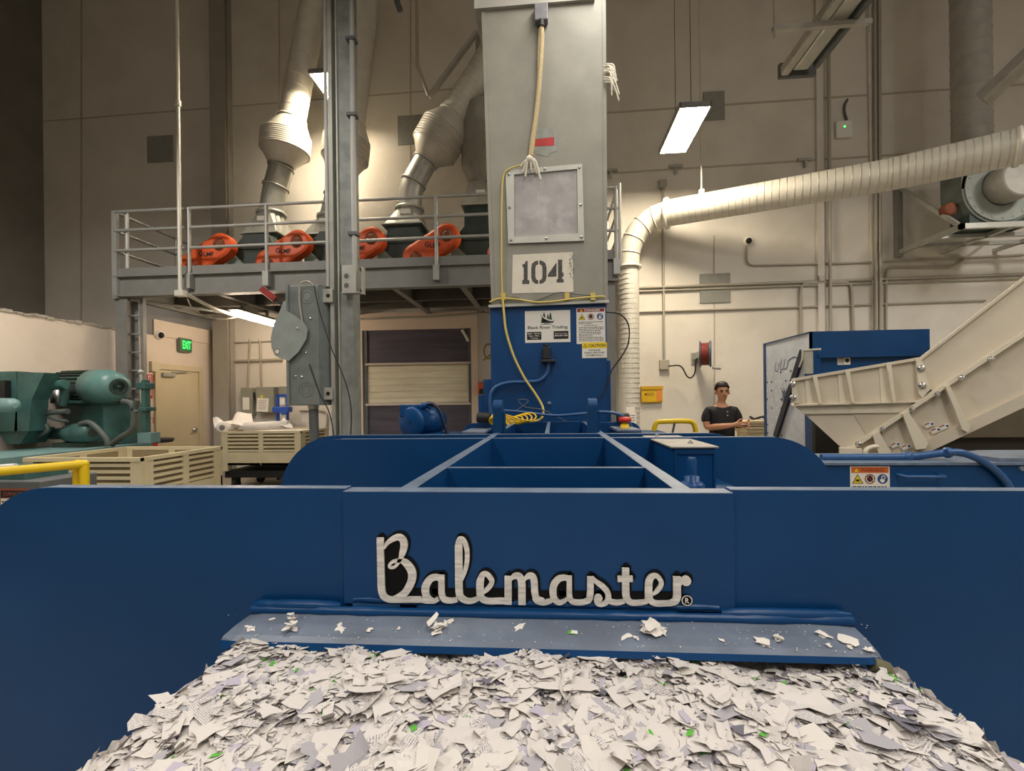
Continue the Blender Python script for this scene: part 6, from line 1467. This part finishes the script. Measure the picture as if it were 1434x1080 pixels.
# hose reel
YR = 8.62
t = thing('hose_reel', 'wall mounted cord reel with red cable above the man', 'reel', PY(989, 510, YW))
pc = PY(987, 496, YR); ax = Vector((1, -.35, 0)).normalized()
m = MB(); x0, x1, z0, z1 = rectY(968, 494, 980, 510, YW-.02); m.box(x0, x1, YW-.02, YW-.001, z0, z1); m.bar(((x0+x1)/2, YW-.02, pc.z), (pc.x-.05, YR+.05, pc.z), .08, .12); m.build('wall_mount', GALV, t)
m = MB(); m.lathe([(-.09, .05), (-.09, .24), (-.07, .245), (-.06, .2), (-.05, .1)], pc, ax, 28); m.lathe([(.05, .1), (.06, .2), (.09, .245), (.11, .23), (.11, .05)], pc, ax, 28); m.build('reel_flanges', mat('blue_grey_reel', '#5b6475', .4, metal=.3, var=.2, vs=10), t)
m = MB(); 
for k in range(6): c = pc+ax*(-.05+.02*k); m.lathe([(-.011, .19), (-.006, .205), (.006, .205), (.011, .19)], c, ax, 24, cap=False)
m.build('wound_cable', mat('red_cable', '#7f3025', .5), t)
m = MB(); m.tube(cat(ppx([(936, 513), (950, 512), (956, 516), (962, 527), (968, 529), (973, 522), (975, 505), (980, 497)], YR+.2)), .013, 8); m.build('supply_cable', BLACK, t)
m = MB(); m.lathe([(0, .03), (.14, .03)], pc+Vector((.1, -.1, -.25)), (1, 0, -.1), 10); m.build('cable_stopper', GALV, t)
# yellow document pouch
x0, x1, z0, z1 = rectY(898, 541, 928, 564, YW-.06)
t = thing('wall_pouch', 'yellow plastic pouch hanging on the wall left of the man', 'pouch', ((x0+x1)/2, YW, z0))
m = MB(); m.bbox(x0, x1, YW-.07, YW-.001, z0, z1, b=.02); m.build('pouch_body', mat('pouch_yellow', '#d3ab16', .5, var=.08, vs=6), t)
m = MB(); m.box(x0+.28, x1-.02, YW-.075, YW-.07, z0+.03, z1-.06); m.build('pouch_papers', mat('orange_sheet', '#d98a3c', .6), t)
F = Fr((x0, YW-.07, z0), (1, 0, 0), (0, 0, 1)); m = MB(); F.text(m, 'MSDS', .06, .13, .17, .06, .001, 0, .01); m.build('pouch_lettering', mat('brown_ink', '#7a5a12', .7), t)
m = MB(); m.box(x0-.005, x1+.005, YW-.085, YW-.001, z1-.06, z1); m.build('pouch_lip', mat('pouch_yellow2', '#c39a12', .5), t)
# white tags on the riser pipe
for (u0, v0, u1, v1, lab) in ((877, 570, 889, 578, 'plain pale tag on the lower riser of the pale pipe'), (877, 578, 891, 600, 'white notice taped low on the riser of the pale pipe')):
    x0, x1, z0, z1 = rectY(u0, v0, u1, v1, 8.5); m = MB(); m.box(x0, x1, 8.5, 8.505, z0, z1); F = Fr((x0, 8.5, z0), (1, 0, 0), (0, 0, 1))
    if v0 > 575: textlines(m, F, .02, x1-x0-.02, z1-z0-.03, .03, 5, .001, 1)
    m.build('pipe_tag', [PAPERM, STEELD], label=lab, cat='tag')
# yellow guard loop
t = thing('guard_loop', 'yellow bent tube guard standing left of the man', 'guard', PY(944, 620, 5.0))
lp = [PY(915, 640, 5.0), PY(916, 600, 5.0), PY(920, 592, 5.0), PY(930, 590.5, 5.0), PY(960, 590, 5.0), PY(970, 592, 5.0), PY(974, 601, 5.0), PY(975, 640, 5.0)]
lp[0] = Vector((lp[1].x, 5.0, 0)); lp[-1] = Vector((lp[-2].x, 5.0, 0))
m = MB(); m.tube([lp[0]]+cat(lp[1:-1])+[lp[-1]], .026, 12); m.build('guard_tube', YEL, t)
m = MB(); m.tube([PY(945, 592, 5.0), PY(942, 605, 5.0), (PY(942, 605, 5.0).x, 5.0, 0)], .012, 8); m.build('guard_stay', STEELD, t)
# stacked cream trays right of the man
for i, (u0, v0, u1, v1, lab) in enumerate(((1040, 590, 1076, 597, 'upper cream tray stacked right of the man'), (1045, 598, 1080, 606, 'lower cream tray stacked right of the man'))):
    x0, x1, z0, z1 = rectY(u0, v0, u1, v1, 7.6); t = thing('tray', lab, 'tray', ((x0+x1)/2, 7.8, z0 if i == 0 else .0), 'cream trays right of the man')
    m = MB(); m.box(x0, x1, 7.6, 8.1, z0, z1-.03); m.box(x0-.02, x1+.02, 7.58, 8.12, z1-.03, z1)
    if i: m.box(x0+.04, x1-.04, 7.62, 8.08, .0, z0)
    m.build('tray_body', mat('cream_tray', '#d8c7a4', .6, var=.08, vs=8), t)
    if i == 0: m = MB(); c = PY(1062, 588, 7.7); m.tube(cat([c+Vector((math.cos(a)*.12, math.sin(a)*.1, .03+.02*math.sin(3*a))) for a in [k*.6 for k in range(12)]]), .014, 6); m.build('tangled_cord', BLACK, label='dark cord tangled on the upper cream tray', cat='cord')
# ------------------------------------------------------------------ the man
def skin(name, nodes, edges, M_, parent=None, sub=2, root=0, extra=None):
    """nodes: list of ((x,y,z), rx, ry)"""
    me = bpy.data.meshes.new(name+'_cage'); me.from_pydata([n[0] for n in nodes], edges, [])
    o = bpy.data.objects.new(name+'_cage', me); COL.objects.link(o)
    md = o.modifiers.new('skin', 'SKIN'); md.use_smooth_shade = True; md.branch_smoothing = .5
    for i, n in enumerate(nodes):
        sv = me.skin_vertices[0].data[i]; sv.radius = (n[1], n[2]); sv.use_root = (i == root)
    s = o.modifiers.new('sub', 'SUBSURF'); s.levels = sub; s.render_levels = sub
    dg = bpy.context.evaluated_depsgraph_get(); dg.update()
    out = bpy.data.meshes.new_from_object(o.evaluated_get(dg)); out.name = name
    bpy.data.objects.remove(o); bpy.data.meshes.remove(me)
    return out
YQ = 6.0
px0 = PY(1010, 560, YQ).x
def W(dx, dy, z): return (dx, dy, z)
SKIN = mat('skin_tone', '#c08a68', .5); HAIR = mat('dark_hair', '#120c09', .6); SHIRT = mat('black_shirt', '#1c1b1d', .8, var=.1, vs=30); JEANS = mat('black_trousers', '#141417', .8)
PE = thing('person', 'man in a black henley shirt standing at the back wall, forearms raised with hands together', 'person', (px0, YQ, 0))
def fix(me, name, M_, parent):
    o = bpy.data.objects.new(name, me); COL.objects.link(o); o.parent = parent; WORLD[o.name] = WORLD[parent.name]; me.materials.clear(); me.materials.append(M_)
    for p in me.polygons: p.use_smooth = True
    return o
zs = 1.685/1.70
def v(x, y, z): return (x, y, z*zs)
# hands: his right (viewer's left) crosses in front of the belly; his left is held out to the viewer's right
N = []; E = []
def add(p, rx, ry, par=None):
    N.append((p, rx, ry)); i = len(N)-1
    if par is not None: E.append((par, i))
    return i
pel = add(v(0, 0, .95), .15, .11)
wa = add(v(0, -.01, 1.08), .135, .10, pel); ch = add(v(0, -.01, 1.25), .16, .115, wa); uc = add(v(0, 0, 1.36), .13, .10, ch)
nb = add(v(0, -.0, 1.435), .055, .058, uc); nk = add(v(.0, -.006, 1.475), .047, .052, nb)
h1 = add(v(.004, -.03, 1.512), .052, .062, nk); h2 = add(v(.006, -.02, 1.565), .072, .088, h1); h3 = add(v(.006, -.012, 1.62), .076, .094, h2); h4 = add(v(.006, -.005, 1.668), .055, .07, h3)
for s in (-1, 1):
    sh = add(v(.148*s, 0, 1.35), .056, .062, uc)
    if s < 0:
        el = add(v(-.185, -.03, 1.14), .045, .045, add(v(-.188, -.01, 1.26), .052, .054, sh))
        fo = add(v(-.08, -.20, 1.16), .042, .042, el); wr = add(v(.05, -.27, 1.185), .026, .032, fo); hd = add(v(.085, -.275, 1.19), .020, .036, wr); pm = add(v(.12, -.275, 1.192), .020, .040, hd)
        base, dirn, upv = Vector((.12, -.275, 1.192)), Vector((1, .15, -.12)).normalized(), Vector((0, 0, 1))
    else:
        el = add(v(.185, .0, 1.15), .045, .045, add(v(.19, .01, 1.26), .052, .054, sh))
        fo = add(v(.20, -.14, 1.18), .040, .040, el); wr = add(v(.20, -.27, 1.20), .026, .032, fo); hd = add(v(.195, -.305, 1.20), .022, .036, wr); pm = add(v(.19, -.34, 1.195), .022, .040, hd)
        base, dirn, upv = Vector((.19, -.34, 1.195)), Vector((-.35, -.9, -.35)).normalized(), Vector((0, .1, 1)).normalized()
    side = dirn.cross(upv).normalized(); up2 = side.cross(dirn)
    for k, ln in enumerate((.065, .075, .07, .055)):       # four bent fingers
        b0_ = base+up2*(.03-.02*k)+dirn*.012; bend = -side*(1 if s < 0 else -1)*.25
        i1 = add(tuple(v(*b0_)), .0088, .0088, pm); p1 = b0_+dirn*ln*.5; i2 = add(tuple(v(*p1)), .0085, .0085, i1); p2 = p1+(dirn+bend-up2*.35).normalized()*ln*.35; i3 = add(tuple(v(*p2)), .008, .008, i2); p3 = p2+(dirn*.5+bend*1.6-up2*.7).normalized()*ln*.28; add(tuple(v(*p3)), .007, .007, i3)
    b0_ = base-dirn*.03+up2*.038; i1 = add(tuple(v(*b0_)), .010, .010, hd); p1 = b0_+(dirn*.6+up2*.6).normalized()*.03; i2 = add(tuple(v(*p1)), .0095, .0095, i1); add(tuple(v(*(p1+(dirn+up2*.1).normalized()*.028))), .008, .008, i2)
    hp = add(v(.095*s, 0, .87), .095, .10, pel); kn = add(v(.105*s, .01, .49), .06, .065, hp); an = add(v(.11*s, .03, .09), .04, .045, kn); add(v(.12*s, -.10, .035), .04, .03, an)
body = skin('body', N, E, SKIN)
fix(body, 'body', SKIN, PE)
# shirt: torso plus short sleeves
N = []; E = []
a0n = add(v(0, 0, .86), .160, .125); a = add(v(0, 0, .96), .172, .130, a0n); b = add(v(0, -.01, 1.08), .162, .125, a); c = add(v(0, -.01, 1.25), .182, .137, b); d = add(v(0, 0, 1.36), .125, .112, c); e = add(v(0, 0, 1.432), .074, .076, d)
for s in (-1, 1):
    sh = add(v(.150*s, 0, 1.352), .068, .075, d); m1 = add(v(.188*s, -.01, 1.28), .066, .070, sh); add(v(.192*s, -.015, 1.185), .062, .066, m1)
fix(skin('shirt', N, E, SHIRT), 'shirt', SHIRT, PE)
N = []; E = []
a = add(v(0, 0, 1.03), .145, .112)
a = add(v(0, 0, .95), .152, .116, a)
for s in (-1, 1):
    hp = add(v(.098*s, 0, .86), .108, .115, a); kn = add(v(.107*s, .01, .49), .078, .082, hp); add(v(.112*s, .03, .09), .066, .072, kn)
fix(skin('trousers', N, E, JEANS), 'trousers', JEANS, PE)
for s in (-1, 1):
    m = MB(); m.sphere((px0+.118*s, YQ-.05, .04), .05, 0, 14, (1, 2.6, .85)); m.box(px0+.118*s-.05, px0+.118*s+.05, YQ-.17, YQ+.07, 0, .02); m.build('shoe', BLACK, PE)
# hair: cap over the skull plus fade at the sides
HC = Vector((px0+.006, YQ-.008, 1.632*zs))
bm = bmesh.new(); bmesh.ops.create_uvsphere(bm, u_segments=24, v_segments=18, radius=1)
dele = [f for f in bm.faces if (lambda q: (q.z < .42 and q.y < -.35) or (q.z < .0 and q.y < -.05) or q.z < -.45)(f.calc_center_median())]
bmesh.ops.delete(bm, geom=dele, context='FACES')
for q in bm.verts: q.co = Vector((q.co.x*.086, q.co.y*.106, q.co.z*.078+ (.012 if q.co.z > .5 else 0))); 
m = MB(); m.addbm(bm, 0, True, Matrix.Translation(HC)); ho = m.build('hair', HAIR, PE); sd = ho.modifiers.new('t', 'SOLIDIFY'); sd.thickness = .012; sd.offset = -1
fz = HC.z
yf_ = YQ-.112
m = MB()
for s in (-1, 1): m.sphere((px0+.006+s*.031, yf_+.022, fz-.045), .011, 0, 10, (1.2, .6, .7)); 
m.build('eyes', mat('dark_eye', '#1a1210', .3), PE)
m = MB()
for s in (-1, 1): m.bar((px0+.006+s*.016, yf_+.010, fz-.028), (px0+.006+s*.048, yf_+.026, fz-.026), .012, .008)
m.build('eyebrows', HAIR, PE)
m = MB(); m.prism([(px0+.006-.007, yf_+.012, fz-.045), (px0+.006+.007, yf_+.012, fz-.045), (px0+.006+.016, yf_+.012, fz-.083), (px0+.006-.016, yf_+.012, fz-.083)], (0, .02, 0)); m.sphere((px0+.006, yf_+.002, fz-.078), .014, 0, 10, (1.1, 1.1, .9)); m.build('nose', SKIN, PE)
m = MB(); m.sphere((px0+.006, yf_+.008, fz-.106), .02, 0, 12, (1.1, .35, .32)); m.build('mouth', mat('lip_tone', '#8a4f44', .5), PE)
for s in (-1, 1): m = MB(); m.sphere((px0+.006+s*.082, YQ-.012, fz-.052), .026, 0, 12, (.4, .8, 1.2)); m.build('ear', SKIN, PE)
m = MB(); 
for k in range(2): m.lathe([(0, .009), (.004, .008)], (px0+.02, YQ-.147, (1.34-.045*k)*zs), (0, -1, .1), 10)
m.build('shirt_buttons', mat('grey_button', '#a7a7aa', .4), PE)
m = MB(); p = Vector((px0+.125, YQ-.285, 1.19*zs)); m.bar(p, p+Vector((.075, -.01, .005)), .018, .012); m.build('held_note', PAPERM, label='small white slip held in the man\'s fingers', cat='paper')
# ------------------------------------------------------------------ render look and lights
w = bpy.data.worlds.new('world'); SC.world = w; w.use_nodes = True
w.node_tree.nodes['Background'].inputs[0].default_value = (.9, .85, .78, 1); w.node_tree.nodes['Background'].inputs[1].default_value = .02
def arealight(name, loc, sx, sy, power, col=(1, .94, .86), rot=(0, 0, 0)):
    l = bpy.data.lights.new(name, 'AREA'); l.shape = 'RECTANGLE'; l.size = sx; l.size_y = sy; l.energy = power; l.color = col
    o = bpy.data.objects.new(name, l); COL.objects.link(o); o.location = loc; o.rotation_euler = rot; return o
for i, (x, y, p) in enumerate([(-2.6, 1.6, 40), (1.6, .2, 30), (-2.6, -2.5, 60), (1.6, -3.0, 60), (6.2, 1.5, 75), (7.8, 5.2, 75), (-5.6, 3.6, 95), (.6, 3.1, 28)]):
    arealight('hall_lamp', (x, y, 5.5), .4, 1.2, p)  # unseen overhead lights; the last is added to brighten hopper side and chute
for x, y, p in ((2.0, -4.5, 95), (8.5, 0, 75)):
    arealight('high_ceiling_lamp', (x, y, 10.2), 1.2, 2.4, p, (1, .97, .93))  # unseen broad lights added to lift the upper walls
SC.view_settings.view_transform = 'Standard'; SC.view_settings.look = 'None'; SC.view_settings.gamma = 1; SC.view_settings.use_curve_mapping = False
SC.view_settings.exposure = 0.8
SC.cycles.use_denoising = True
SC.cycles.max_bounces = 8; SC.cycles.diffuse_bounces = 5
